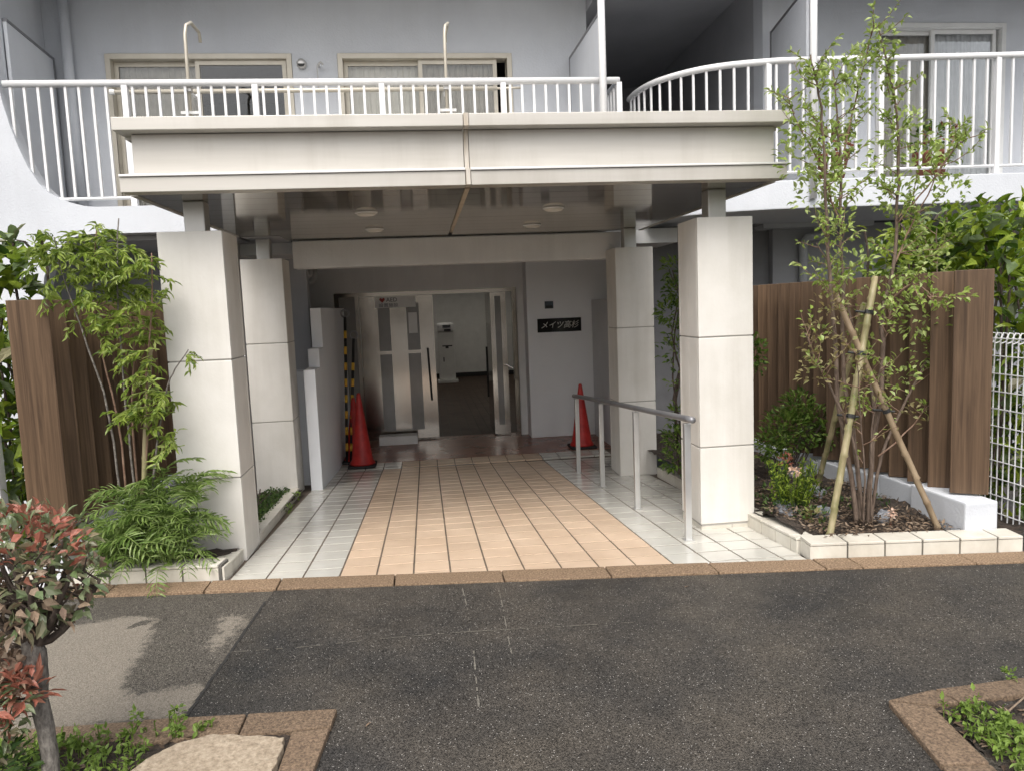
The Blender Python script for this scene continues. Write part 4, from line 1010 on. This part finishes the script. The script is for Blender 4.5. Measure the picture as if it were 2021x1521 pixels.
stake('bamboo_stake', [(3.56, .9, .08), (3.46, .12, 1.52)], .02, bamboo_m, 'greenish bamboo stake leaning forward from behind the lime shrub', gs)

# bright lime shrub, its pink flower, the darker bush and low fillers of the right bed
lm = thing('lime_shrub', (3.16, .5, .07), 'small bright lime-green shrub beside the right front pillar', 'shrub')
m = MB(); st = MB()
lfs = None
for q in range(60):
    a = U(0, 6.28); rr_ = U(.02, .10); b0 = Vector((3.16 + rr_ * math.cos(a), .5 + rr_ * math.sin(a), .06)); tp = b0 + Vector((math.cos(a) * U(.02, .14), math.sin(a) * U(.02, .12), U(.16, .36)))
    st.tube([b0, b0.lerp(tp, .5) + rv(.01), tp], .003, 4, caps=False)
    for z_ in range(14):
        pp = b0.lerp(tp, .3 + .7 * z_ / 13); m.leaf(pp, rv() + Vector((0, 0, .6)), U(.025, .05), U(.010, .017), U(-1, 1), U(0, .3))
obj('stem', st, leaf_dark, lm, kind='stuff'); obj('foliage', m, leaf_bright, lm, kind='stuff')
m = MB(); leafball(m, (3.13, .42, .36), (.04, .03, .025), 40, .03, .022, hollow=.1); obj('pale_flower', m, flower_pink, lm, kind='stuff')
m = MB(); leafball(m, (3.12, .52, .42), (.05, .03, .05), 30, .035, .018, hollow=.1); obj('red_leaves', m, flower_red, lm, kind='stuff')
fl = thing('pale_flower', (3.66, .03, .12), 'small pale pink bloom at the foot of the tree stems', 'flower')
m = MB(); leafball(m, (3.58, -.02, .15), (.025, .02, .035), 22, .03, .02, hollow=.1); obj('petals', m, flower_pink, fl, kind='stuff'); obj('stem', MB().tube([(3.585, 0, .05), (3.58, -.01, .14)], .006, 5), flower_red, fl)
bu = thing('bush', (3.68, 1.55, .06), 'rounded mid-green bush at the foot of the right plank fence', 'shrub')
m = MB(); st = MB()
for c, r_, n in (((3.62, 1.5, .45), .22, 420), ((3.82, 1.55, .5), .20, 340), ((3.48, 1.45, .34), .16, 240), ((3.72, 1.5, .66), .14, 200), ((3.95, 1.4, .42), .13, 150)):
    leafball(m, c, (r_, r_ * .8, r_), n, .055, .024, hollow=.3)
for q in range(14): st.tube([(3.68 + U(-.1, .1), 1.55, .04), (3.7 + U(-.25, .25), 1.5 + U(-.1, .1), .5)], .006, 5, caps=False)
obj('stem', st, bark_dark, bu, kind='stuff'); obj('foliage', m, leaf_bush, bu, kind='stuff')
m = MB()
for q in range(26):
    x, y = random.choice(((U(2.98, 3.1), U(.35, .7)), (U(3.3, 3.6), U(.35, .8)), (U(3.0, 3.3), U(.0, .3)), (U(3.5, 3.9), U(-.1, .5)), (U(3.0, 3.6), U(.8, 1.3))))
    leafball(m, (x, y, .10), (.05, .05, .035), int(U(8, 22)), .045, .016, hollow=.1)
props(obj('low_plants', m, leaf_dark, kind='stuff'), 'low dark green plants scattered over the soil of the right bed', 'ground cover')
m = MB(); leafball(m, (3.14, .17, .11), (.05, .04, .04), 26, .05, .035, hollow=.2)
props(obj('pale_plant', m, leaf_tree_y), 'pale green rosette plant in front of the lime shrub', 'plant'); 
ps = bpy.data.objects['pale_plant']; ps['kind'] = 'stuff'
# tall shrub seen between the two right pillars, and the climber behind the front one
sh = thing('tall_shrub', (2.98, 2.0, 0), 'tall thin shrub in the gap between the two right pillars', 'shrub')
m, st = MB(), MB()
for q in range(5):
    P = [(2.90 + U(-.05, .10), 2.0 + U(-.1, .1), .0), (2.88 + U(-.1, .12), 2.0, .7), (2.86 + U(-.1, .12), 1.95, 1.3), (2.82 + U(-.1, .12), 1.9, 1.85)]
    st.tube(smooth_path(P, 3, .01), [.010, .010, .009, .009, .008, .008, .006, .006, .005, .004], 5)
for z, n in ((.15, 130), (.35, 150), (.55, 110), (.9, 40), (1.15, 60), (1.3, 80), (1.5, 140), (1.68, 150), (1.85, 120)):
    leafball(m, (2.80 + U(-.04, .06), 1.95, z), (.14, .12, .12), n, .06, .026, hollow=.2)
obj('stem', st, bark_dark, sh, kind='stuff'); obj('foliage', m, leaf_bush, sh, kind='stuff')
cl_ = thing('climber', (3.02, 1.1, .06), 'thin leafy climber showing past the edge of the right front pillar', 'plant')
m = MB(); leafball(m, (3.19, 1.1, 1.12), (.05, .05, .17), 70, .05, .03, hollow=.1); leafball(m, (3.17, 1.1, 1.2), (.05, .04, .12), 40, .05, .03)
obj('stem', MB().tube(smooth_path([(3.08, 1.12, .03), (3.1, 1.1, .6), (3.14, 1.1, 1.0), (3.18, 1.1, 1.3)], 3, .006), .006, 5), twig, cl_); obj('foliage', m, leaf_bush, cl_, kind='stuff')

# hedges behind the fences: the biggest leaves are single pieces
def leaf_meshes(name, n, l, wd):
    r_ = []
    for i in range(n):
        m = MB(); m.leaf((0, 0, 0), (0, 1, 0), l * U(.8, 1.2), wd * U(.85, 1.15), 0, U(.08, .4), U(.15, .4)); me = mesh_of(name, m); r_.append(me)
    return r_
LEAFM = {}
def place_leaf(me, mat, parent, p, d, roll, sc):
    key = (me.name, mat.name)
    if key not in LEAFM:
        c = me.copy(); c.materials.clear(); c.materials.append(mat); LEAFM[key] = c
    o = bpy.data.objects.new('leaf', LEAFM[key]); COL.objects.link(o); o.parent = parent
    d = Vector(d).normalized(); q = d.to_track_quat('Y', 'Z').to_matrix().to_4x4() @ Matrix.Rotation(roll, 4, 'Y')
    o.matrix_basis = Matrix.Translation(Vector(p) - wloc(parent)) @ q @ Matrix.Scale(sc, 4)
    return o
def hedge(name, loc, lab, boxes, n_fill, singles, mat, lsize):
    t = thing(name, loc, lab, 'hedge', 'clipped green hedges behind the plank fences')
    m, st = MB(), MB()
    vol = [(b[1] - b[0]) * (b[3] - b[2]) * (b[5] - b[4]) for b in boxes]; tv = sum(vol)
    for b, v in zip(boxes, vol):
        for q in range(int(n_fill * v / tv)):
            p = (U(b[0], b[1]), U(b[2], b[3]), U(b[4], b[5])); m.leaf(p, rv() + Vector((-.2 if loc[0] > 0 else .2, -.4, .3)), lsize * U(.6, 1.2), lsize * U(.35, .55), U(-1, 1), U(.05, .4))
        for q in range(int(18 * v / tv) + 2):
            x, y = U(b[0], b[1]), U(b[2], b[3]); st.tube(smooth_path([(x, y, 0), (x + U(-.1, .1), y + U(-.1, .1), (b[4] + b[5]) * .5), (x + U(-.2, .2), y + U(-.15, .15), b[5] - .05)], 3, .012), .009, 5, caps=False)
    obj('stem', st, bark_dark, t, kind='stuff'); obj('foliage', m, mat, t, kind='stuff')
    lms = leaf_meshes('leaf', 5, lsize * 1.15, lsize * .55)
    for b, k in singles:
        for q in range(k):
            place_leaf(random.choice(lms), leaf_lime if random.random() < .55 else leaf_ph, t, (U(b[0], b[1]), U(b[2], b[3]), U(b[4], b[5])), rv() + Vector((-.2 if loc[0] > 0 else .3, -.5, .3)), U(-1, 1), U(.7, 1.2))
hedge('hedge', (4.9, .8, 0), 'dense glossy hedge behind the right plank fence and mesh fence', [(4.40, 5.6, -.28, 1.9, .0, 1.85), (4.32, 5.2, .25, 1.6, 1.7, 2.05), (4.20, 4.75, .35, 1.3, 1.72, 1.95), (4.5, 5.5, .3, 1.8, 1.9, 2.2), (4.02, 4.6, .45, 1.1, 1.74, 2.06)], 4300,
      [((4.25, 4.8, .2, .6, 1.75, 2.15), 90), ((4.38, 4.75, -.28, .1, 1.2, 1.8), 50), ((4.38, 4.5, -.26, .3, .1, 1.2), 45)], leaf_hedge, .125)
hedge('hedge', (-2.3, 1, 0), 'glossy yellow-green hedge at the left edge, behind the left plank fence', [(-2.9, -1.98, .5, 1.4, .0, 1.7), (-2.5, -1.95, .45, .95, 1.75, 2.12), (-2.05, -1.83, .45, .9, 1.78, 2.12)], 1500,
      [((-2.2, -1.80, .38, .6, 1.76, 2.2), 75), ((-2.15, -1.88, .36, .5, .35, 1.1), 55), ((-2.15, -1.9, .4, .5, 1.1, 1.7), 25)], leaf_hedge, .14)

# leafy shrub and narrow-leaved shrub in the left planter
NAN = [[(-1.36, 0.5, 0.04), (-1.39, 0.45, 0.47), (-1.39, 0.39, 1.02), (-1.44, 0.32, 1.44), (-1.51, 0.26, 1.83), (-1.52, 0.2, 2.1)], [(-1.33, 0.5, 0.04), (-1.35, 0.45, 0.46), (-1.35, 0.42, 1.01), (-1.4, 0.4, 1.4), (-1.4, 0.38, 1.83), (-1.34, 0.35, 2.16)],
       [(-1.3, 0.5, 0.04), (-1.3, 0.45, 0.46), (-1.29, 0.41, 0.91), (-1.28, 0.38, 1.3), (-1.25, 0.34, 1.83), (-1.19, 0.3, 2.21)], [(-1.26, 0.46, 0.04), (-1.23, 0.4, 0.47), (-1.16, 0.38, 0.91), (-1.13, 0.35, 1.26), (-1.05, 0.32, 1.7), (-1.02, 0.3, 2.0)],
       [(-1.22, 0.45, 0.04), (-1.18, 0.4, 0.47), (-1.09, 0.36, 0.91), (-1.0, 0.32, 1.19), (-0.94, 0.29, 1.29), (-0.84, 0.25, 1.41)], [(-1.3, 0.52, 0.04), (-1.3, 0.5, 0.9), (-1.25, 0.5, 1.38), (-1.23, 0.5, 1.7)]]
ns = thing('leafy_shrub', (-1.3, .48, .05), 'tall airy shrub with slim stems and drooping narrow leaves beside the left front pillar', 'shrub')
m = MB(); tw = MB()
for i, P in enumerate(NAN):
    path = smooth_path(P, 3, .004); n = len(path)
    obj('stem', MB().tube(path, [.0085 - .005 * k / (n - 1) for k in range(n)], 6), twig if i % 2 else bark_grey, ns, smooth=True)
def spray(c, d, L, n, l, wd, xmax=-.97):
    """pinnate spray: a drooping rachis with paired narrow leaflets"""
    pts = [Vector(c)]; cur = Vector(d).normalized()
    if (Vector(c) + cur * L).x > xmax: cur.x = -abs(cur.x)
    for k in range(5): cur = (cur + Vector((0, 0, -.20)) + rv(.22)).normalized(); pts.append(pts[-1] + cur * L / 5)
    tw.tube(pts, [.003, .0027, .0023, .0018, .0014, .001], 4, caps=False)
    for k in range(n):
        f = .15 + .85 * k / n; p, t_ = lerp_path(pts, min(f, .999)); sd_ = t_.cross(Vector((0, 0, 1))).normalized()
        for s_ in (-1, 1):
            m.leaf(p, t_ * .8 + sd_ * s_ * U(.3, 1.0) + rv(.45) + Vector((0, 0, U(-.6, .2))), l * U(.5, 1.35), wd * U(.6, 1.35), U(-1.3, 1.3), U(.1, .6))
for P, f0, f1, k in ((NAN[0], .76, 1, 14), (NAN[1], .74, 1, 16), (NAN[2], .74, 1, 17), (NAN[3], .68, 1, 15), (NAN[5], .72, 1, 8), (NAN[3], .36, .5, 7), (NAN[4], .42, .62, 5)):
    for q in range(k):
        p, d = lerp_path(P, min(U(f0, f1), .999)); a = U(0, 6.28)
        spray(p, (math.cos(a), math.sin(a) * .7 - .15, U(.05, .9)), U(.12, .27), int(U(7, 11)), .060, .019)
for c, k in (((-1.60, .25, 2.08), 3), ((-1.42, .28, 1.78), 9), ((-1.10, .3, 1.92), 9), ((-1.27, .33, 1.98), 10), ((-1.36, .3, 1.62), 7), ((-1.27, .3, 1.55), 6), ((-1.08, .3, 1.35), 9), ((-1.06, .33, 1.2), 8), ((-1.04, .33, 1.05), 7), ((-1.00, .32, .85), 4)):
    for q in range(k):
        a = U(0, 6.28); spray(Vector(c) + rv(.07), (math.cos(a), math.sin(a) * .7 - .2, U(-.1, .5)), U(.14, .28), int(U(6, 10)), .060, .019)
for q in range(5): spray((-.86, .26, 1.37), (U(-.2, .7), -.2, U(-.6, .6)), U(.06, .12), 4, .04, .014, 0)
obj('twig', tw, leaf_nandina, ns, kind='stuff'); obj('foliage', m, leaf_nandina, ns, kind='stuff')
stake('bamboo_stake', [(-1.28, .36, .05), (-1.12, .42, 1.42)], .016, bamboo_m, 'thin yellow-green bamboo stake among the stems beside the left front pillar', 'bamboo stake of the left shrub')
mh = thing('narrow_leaf_shrub', (-1.15, .32, .05), 'bushy mound of fern-like narrow green leaves at the foot of the left front pillar', 'shrub')
fr_me = []
for i in range(5):
    f = MB(); L = U(.24, .32); pts = [Vector((0, L * k / 6, .10 * math.sin(k / 6 * 2.6) - .10 * (k / 6) ** 2)) for k in range(7)]
    f.tube(pts, [.004, .0036, .003, .0026, .002, .0016, .001], 4, caps=False)
    for k in range(11):
        p, t_ = lerp_path(pts, .12 + .86 * k / 11)
        for s_ in (-1, 1): f.leaf(p, t_ * .75 + Vector((s_ * 1.0, 0, U(-.15, .25))), U(.075, .115) * (1 - .25 * k / 11), U(.011, .0155), U(-.5, .5), U(.1, .4), .2)
    me = mesh_of('frond', f); me.materials.append(leaf_mahonia); fr_me.append(me)
for cx_, cy_, cz_, n in ((-1.32, .30, .22, 26), (-1.15, .34, .30, 26), (-1.0, .30, .26, 24), (-1.22, .20, .14, 18), (-1.02, .22, .12, 14), (-1.40, .24, .12, 14), (-.95, .42, .42, 12), (-1.16, .42, .46, 14), (-1.36, .36, .42, 10), (-1.3, .22, .30, 10)):
    for q in range(n):
        o = bpy.data.objects.new('frond', random.choice(fr_me)); COL.objects.link(o); o.parent = mh
        a = U(0, 6.28); el = U(-.25, 1.0)
        d = Vector((math.cos(a) * math.cos(el), math.sin(a) * math.cos(el) * .8 - .1, math.sin(el)))
        if cx_ > -1.03 and d.x < 0 and random.random() < .4: d.x = -d.x
        o.matrix_basis = Matrix.Translation(Vector((cx_ + U(-.07, .07), cy_ + U(-.06, .06), cz_ + U(-.05, .05))) - wloc(mh)) @ d.to_track_quat('Y', 'Z').to_matrix().to_4x4() @ Matrix.Rotation(U(-.5, .5), 4, 'Y') @ Matrix.Scale(U(.75, 1.15), 4)
st = MB()
for q in range(16): st.tube([(-1.15 + U(-.2, .2), .32 + U(-.08, .08), .04), (-1.17 + U(-.22, .22), .3 + U(-.08, .08), .34)], .007, 5, caps=False)
obj('stem', st, bark_dark, mh, kind='stuff')
m = MB()
for q in range(1500):
    y = U(1.05, 3.1); x = -.86 + U(-.14, .10) - (y - 1) * .03; m.leaf((x, y, fz(x, y) + .05 + U(0, .05)), rv() + Vector((0, 0, .8)), U(.02, .04), U(.012, .02), U(-1, 1), .2)
props(obj('ground_cover', m, leaf_dark, kind='stuff'), 'dark green ground cover between the two left pillars', 'ground cover')
wd_ = thing('kerb_weed', (-.72, 2.3, -.12), 'small weed hanging over the kerb between the left pillars', 'plant')
m = MB(); leafball(m, (-.70, 2.25, fz(-.7, 2.25) + .05), (.04, .10, .04), 26, .035, .02, hollow=.1); leafball(m, (-.71, 2.75, fz(-.7, 2.75) + .06), (.04, .07, .03), 16, .035, .02, hollow=.1); obj('foliage', m, leaf_weed, wd_, kind='stuff')
dt = thing('dry_twig', (-.72, 1.05, .2), 'dry dark twig poking out behind the left front pillar', 'twig')
obj('sprig', MB().tube([(-.78, 1.10, -.05), (-.70, 1.08, .18), (-.66, 1.06, .34)], .004, 4).tube([(-.69, 1.075, .22), (-.60, 1.05, .30)], .003, 4), bark_dark, dt)

# ---- tree pits at the kerbside and what grows in them
def pit(name_lab, strips):
    t = thing('pit_kerb', (strips[0][0][0][0], strips[0][0][0][1], 0), name_lab, 'kerb', 'exposed-aggregate kerbs of the tree pits')
    for poly, h in strips: obj('kerb_stone', MB().prism(poly, -.05, h), kerb_dark, t, bev=.008)
pit('brown aggregate kerb of the tree pit at the lower left', [([(-.60, -1.70), (-.195, -1.70), (-.195, -1.56), (-.60, -1.525)], .022), ([(-1.3, -1.66), (-.61, -1.66), (-.61, -1.525), (-1.3, -1.49)], .018), ([(-.187, -1.72), (.155, -1.72), (.165, -1.592), (-.187, -1.562)], .024),
     ([(.0, -2.10), (.118, -2.10), (.152, -1.728), (.01, -1.728)], .022), ([(.0, -2.6), (.10, -2.6), (.117, -2.108), (.0, -2.108)], .022)])
pit('brown aggregate kerb of the tree pit at the lower right', [([(2.30, -1.935), (2.44, -2.0), (2.55, -2.0), (2.52, -1.893)], .022), ([(2.528, -1.893), (2.558, -2.0), (3.2, -1.985), (3.2, -1.865)], .022), ([(3.21, -1.865), (3.21, -1.985), (4.0, -1.96), (4.0, -1.83)], .022),
     ([(2.225, -2.34), (2.385, -2.36), (2.435, -2.006), (2.297, -1.942)], .022), ([(2.14, -2.9), (2.30, -2.9), (2.384, -2.368), (2.224, -2.348)], .022)])
soil_bed('pit_soil', lambda u, v: (-1.3 + 1.305 * u, -2.6 + .96 * v), 50, 40, lambda x, y: .006)
soil_bed('pit_soil', lambda u, v: (2.42 + 1.6 * u, -2.9 + .91 * v), 50, 40, lambda x, y: -.0 + .004)
def slab(poly, z0, z1):
    m = MB(); n = 26; pts = []
    P = [Vector((*p, 0)) for p in poly]
    for i in range(len(P)):
        a, b = P[i], P[(i + 1) % len(P)]
        for k in range(5): pts.append(a.lerp(b, k / 5) + Vector((U(-.006, .006), U(-.006, .006), 0)))
    m.prism([(p.x, p.y) for p in pts], z0, lambda x, y: z1 + U(-.0015, .0015)); return m
props(obj('broken_slab', slab([(-.56, -2.06), (-.02, -2.02), (.0, -1.93), (-.005, -1.80), (-.10, -1.765), (-.28, -1.722), (-.40, -1.76), (-.475, -1.84)], .0, .04), stone_flat, bev=.004), 'pale broken sandy slab lying in the lower left tree pit', 'slab')
def weeds(name, lab, pos, n, l, mat, hgt):
    m = MB()
    for q in range(n):
        x, y = pos(); h = U(.2, 1) * hgt
        for k in range(int(U(5, 10))):
            m.leaf((x + U(-.012, .012), y + U(-.012, .012), .01 + h * U(.2, 1)), rv() + Vector((0, 0, .35)), l * U(.6, 1.3), l * U(.35, .6), U(-1, 1), U(.05, .4))
        m.tube([(x, y, .0), (x + U(-.01, .01), y + U(-.01, .01), .01 + h)], .0018, 4, caps=False)
    props(obj(name, m, mat, kind='stuff'), lab, 'weeds')
def posL():
    while True:
        x, y = U(-1.2, -.30), U(-2.35, -1.62)
        if not (x > -.50 and y < -1.70 - (x + .5) * -.0 and y > -2.06 and x > -.55 + (y + 1.72) * -.6 * 0 and x + .12 > -.55 - (y + 1.8) * .5): return x, y
weeds('pit_weeds', 'bright green weeds growing in the lower left tree pit', posL, 300, .030, leaf_weed, .085)
def posR():
    while True:
        x, y = U(2.44, 2.95), U(-2.6, -2.03)
        if x < 2.60 - (y + 2.05) * .25 and x > 2.44 + (y + 2.0) * .1 and random.random() < .9: return x, y
weeds('pit_weeds', 'green weeds along the kerb of the lower right tree pit', posR, 150, .030, leaf_weed, .07)
for (x, y, lab) in ((-.62, -1.53, 'tiny weed at the joint of the lower left pit kerb, nearer the street bush'), (-.47, -1.535, 'pale tuft of weed on the lower left pit kerb beside the asphalt seam'), (2.86, -1.875, 'single small weed on the far edge of the lower right pit kerb')):
    m = MB(); leafball(m, (x, y, .04), (.025, .02, .03), 26, .026, .014, hollow=.1); props(obj('small_weed', m, leaf_weed, kind='stuff'), lab, 'weed')
m = MB()
chips(m, 260, lambda: (U(2.42, 3.0), U(-2.5, -2.02), .012 + U(0, .01))); chips(m, 200, lambda: (U(-1.2, -.1), U(-2.3, -1.68), .014 + U(0, .012)))
props(obj('litter', m, mulch_m, kind='stuff'), 'dry leaf litter on the soil of the two tree pits', 'litter')
for x, y, a, lab in ((.285, -1.72, .9, 'small pale dry leaf on the asphalt near the left pit kerb'), (-.62, -1.5, .5, 'tan dry leaf by the left pit kerb'), (1.95, -.62, .3, 'pale dry leaf fragment on the middle of the asphalt')):
    m = MB(); m.leaf((x, y, .006), (math.cos(a), math.sin(a), .15), .035, .012, .3, .1); props(obj('fallen_leaf', m, leaf_dead), lab, 'leaf')
tw_ = thing('dry_twig', (2.7, -2.0, .03), 'pale dry twig lying over the lower right pit kerb', 'twig')
obj('sprig', MB().tube([(2.66, -2.10, .02), (2.80, -2.03, .035), (2.95, -2.02, .03)], .004, 4), mulch_m, tw_)

# ---- old street bush at the lower left with red young leaves
ph = thing('street_bush', (-.74, -1.95, 0), 'clipped old street bush with red young leaves and grey trunk at lower left', 'bush')
tr = smooth_path([(-.725, -2.0, -.01), (-.72, -1.99, .18), (-.735, -1.985, .34), (-.725, -2.0, .48), (-.74, -2.0, .58)], 4, .004)
obj('trunk', MB().tube(tr, [.032, .030, .028, .027, .026, .026, .027, .028, .028, .027, .028, .03, .034, .038, .036, .03, .028], 10), bark_grey, ph, smooth=True)
limbs = []
for q, (dx, dy, hz) in enumerate(((.10, .05, .78), (.16, -.05, .80), (.04, .10, .85), (-.08, .02, .84), (.06, -.10, .80), (.20, .06, .74), (-.02, -.06, .9), (.12, 0, .90), (-.16, .05, .8), (-.2, -.06, .88))):
    P = [(-.735, -1.99, .50 + U(0, .08)), (-.735 + dx * .45 + U(-.02, .02), -1.99 + dy * .5, .50 + (hz - .5) * .45), (-.735 + dx, -1.99 + dy, hz)]
    limbs.append(P); pth = smooth_path(P, 4, .007)
    obj('branch', MB().tube(pth, [.017 - .0105 * k / (len(pth) - 1) for k in range(len(pth))], 6), bark_dark, ph, smooth=True)
tb = MB()
leaf_me = leaf_meshes('leaf', 6, .056, .029); leaf_me_r = leaf_meshes('leaf', 5, .054, .022); leaf_me_d = leaf_meshes('leaf', 4, .052, .028)
def crown_point():
    while True:
        x, y, z = U(-1.02, -.53), U(-2.16, -1.80), U(.56, 1.02)
        if ((x + .77) / .25) ** 2 + ((y + 1.98) / .2) ** 2 + ((z - .80) / .235) ** 2 < 1.0: return Vector((x, y, z))
for q in range(70):
    e = crown_point(); P = random.choice(limbs); p, d = lerp_path(P, U(.3, .999))
    if (e - p).length > .22: e = p + (e - p).normalized() * U(.10, .2)
    tb.tube([p, p.lerp(e, .5) + rv(.014), e], [.005, .0035, .002], 4, caps=False)
for q in range(262):
    c = crown_point(); o_ = c - Vector((-.74, -1.98, .78)); top = c.z > .90 and q % 3
    d = (o_.normalized() * .8 + rv(.8) + Vector((0, -.1, .7 if top else .1))).normalized(); r_ = random.random()
    if top and r_ < .75: me, mt = random.choice(leaf_me_r), leaf_red
    elif r_ < (.22 if c.z > .76 else .62): me, mt = random.choice(leaf_me_d), leaf_dead
    elif r_ < (.30 if c.z > .76 else .68): me, mt = random.choice(leaf_me_r), leaf_red
    else: me, mt = random.choice(leaf_me), leaf_ph
    place_leaf(me, mt, ph, c, d, U(-1.2, 1.2), U(.75, 1.15))
for nm_, mt, n, zlo in (('foliage', leaf_phs, 460, .62), ('young_foliage', leaf_reds, 170, .86), ('dead_foliage', leaf_deads, 200, .58)):
    m = MB(); k = 0
    while k < n:
        c = crown_point()
        if c.z < zlo and nm_ != 'dead_foliage': continue
        if nm_ == 'dead_foliage' and c.z > .86: continue
        o_ = c - Vector((-.74, -1.98, .78)); m.leaf(c, o_.normalized() * .7 + rv(.9) + Vector((0, 0, .2)), U(.03, .058), U(.018, .03), U(-1.2, 1.2), U(.05, .45)); k += 1
    obj(nm_, m, mt, ph, kind='stuff')
obj('twig', tb, bark_dark, ph, kind='stuff')
# low young shoot with red leaves on the trunk
obj('branch', MB().tube([(-.735, -2.0, .36), (-.74, -2.03, .42), (-.745, -2.05, .47)], .006, 5), twig, ph)
for q in range(26):
    a = U(0, 6.28); c = Vector((-.75, -2.06, .44 + U(-.05, .05))); d = Vector((math.cos(a), math.sin(a) * .7 - .2, U(-.3, .7)))
    place_leaf(random.choice(leaf_me_r), leaf_red if q % 4 else leaf_ph, ph, c + d * U(.0, .03), d, U(-.6, .6), U(.8, 1.15))
for c in ((-.80, -2.03, .56), (-.77, -2.05, .54)): place_leaf(leaf_me_d[0], leaf_dead, ph, c, (.1, -.3, -.9), .4, 1.1)
m = MB(); m2 = MB(); m3 = MB()
for c, r_, n in (((-.86, -2.02, .55), .10, 90), ((-.80, -2.05, .50), .06, 40)): leafball(m, c, (r_, r_, r_), n, .05, .027, hollow=.1)
for c, r_, n in (((-.80, -2.07, .44), .09, 70), ((-.88, -2.05, .36), .10, 60), ((-.72, -2.08, .45), .06, 26)): leafball(m2, c, (r_, r_ * .8, r_), n, .06, .022, hollow=.1)
for c, r_, n in (((-.86, -2.04, .30), .10, 90), ((-.80, -2.06, .40), .07, 40)): leafball(m3, c, (r_, r_ * .8, r_), n, .055, .024, hollow=.1)
obj('dead_foliage', m, leaf_deads, ph, kind='stuff'); obj('young_foliage', m2, leaf_reds, ph, kind='stuff'); obj('foliage', m3, leaf_phs, ph, kind='stuff')
for q in range(12):
    e = Vector((-.80 + U(-.12, .06), -2.03 + U(-.05, .05), U(.36, .60))); obj('branch', MB().tube([(-.735, -2.0, e.z - .06), (-.75, -2.01, e.z - .02), e], [.007, .005, .002], 5), bark_dark, ph)
m = MB()
leafball(m, (-.86, -2.05, .16), (.10, .08, .14), 200, .05, .016, hollow=.2)
props(obj('low_plants', m, leaf_dark, kind='stuff'), 'dark green narrow leaves round the trunk of the street bush', 'ground cover')
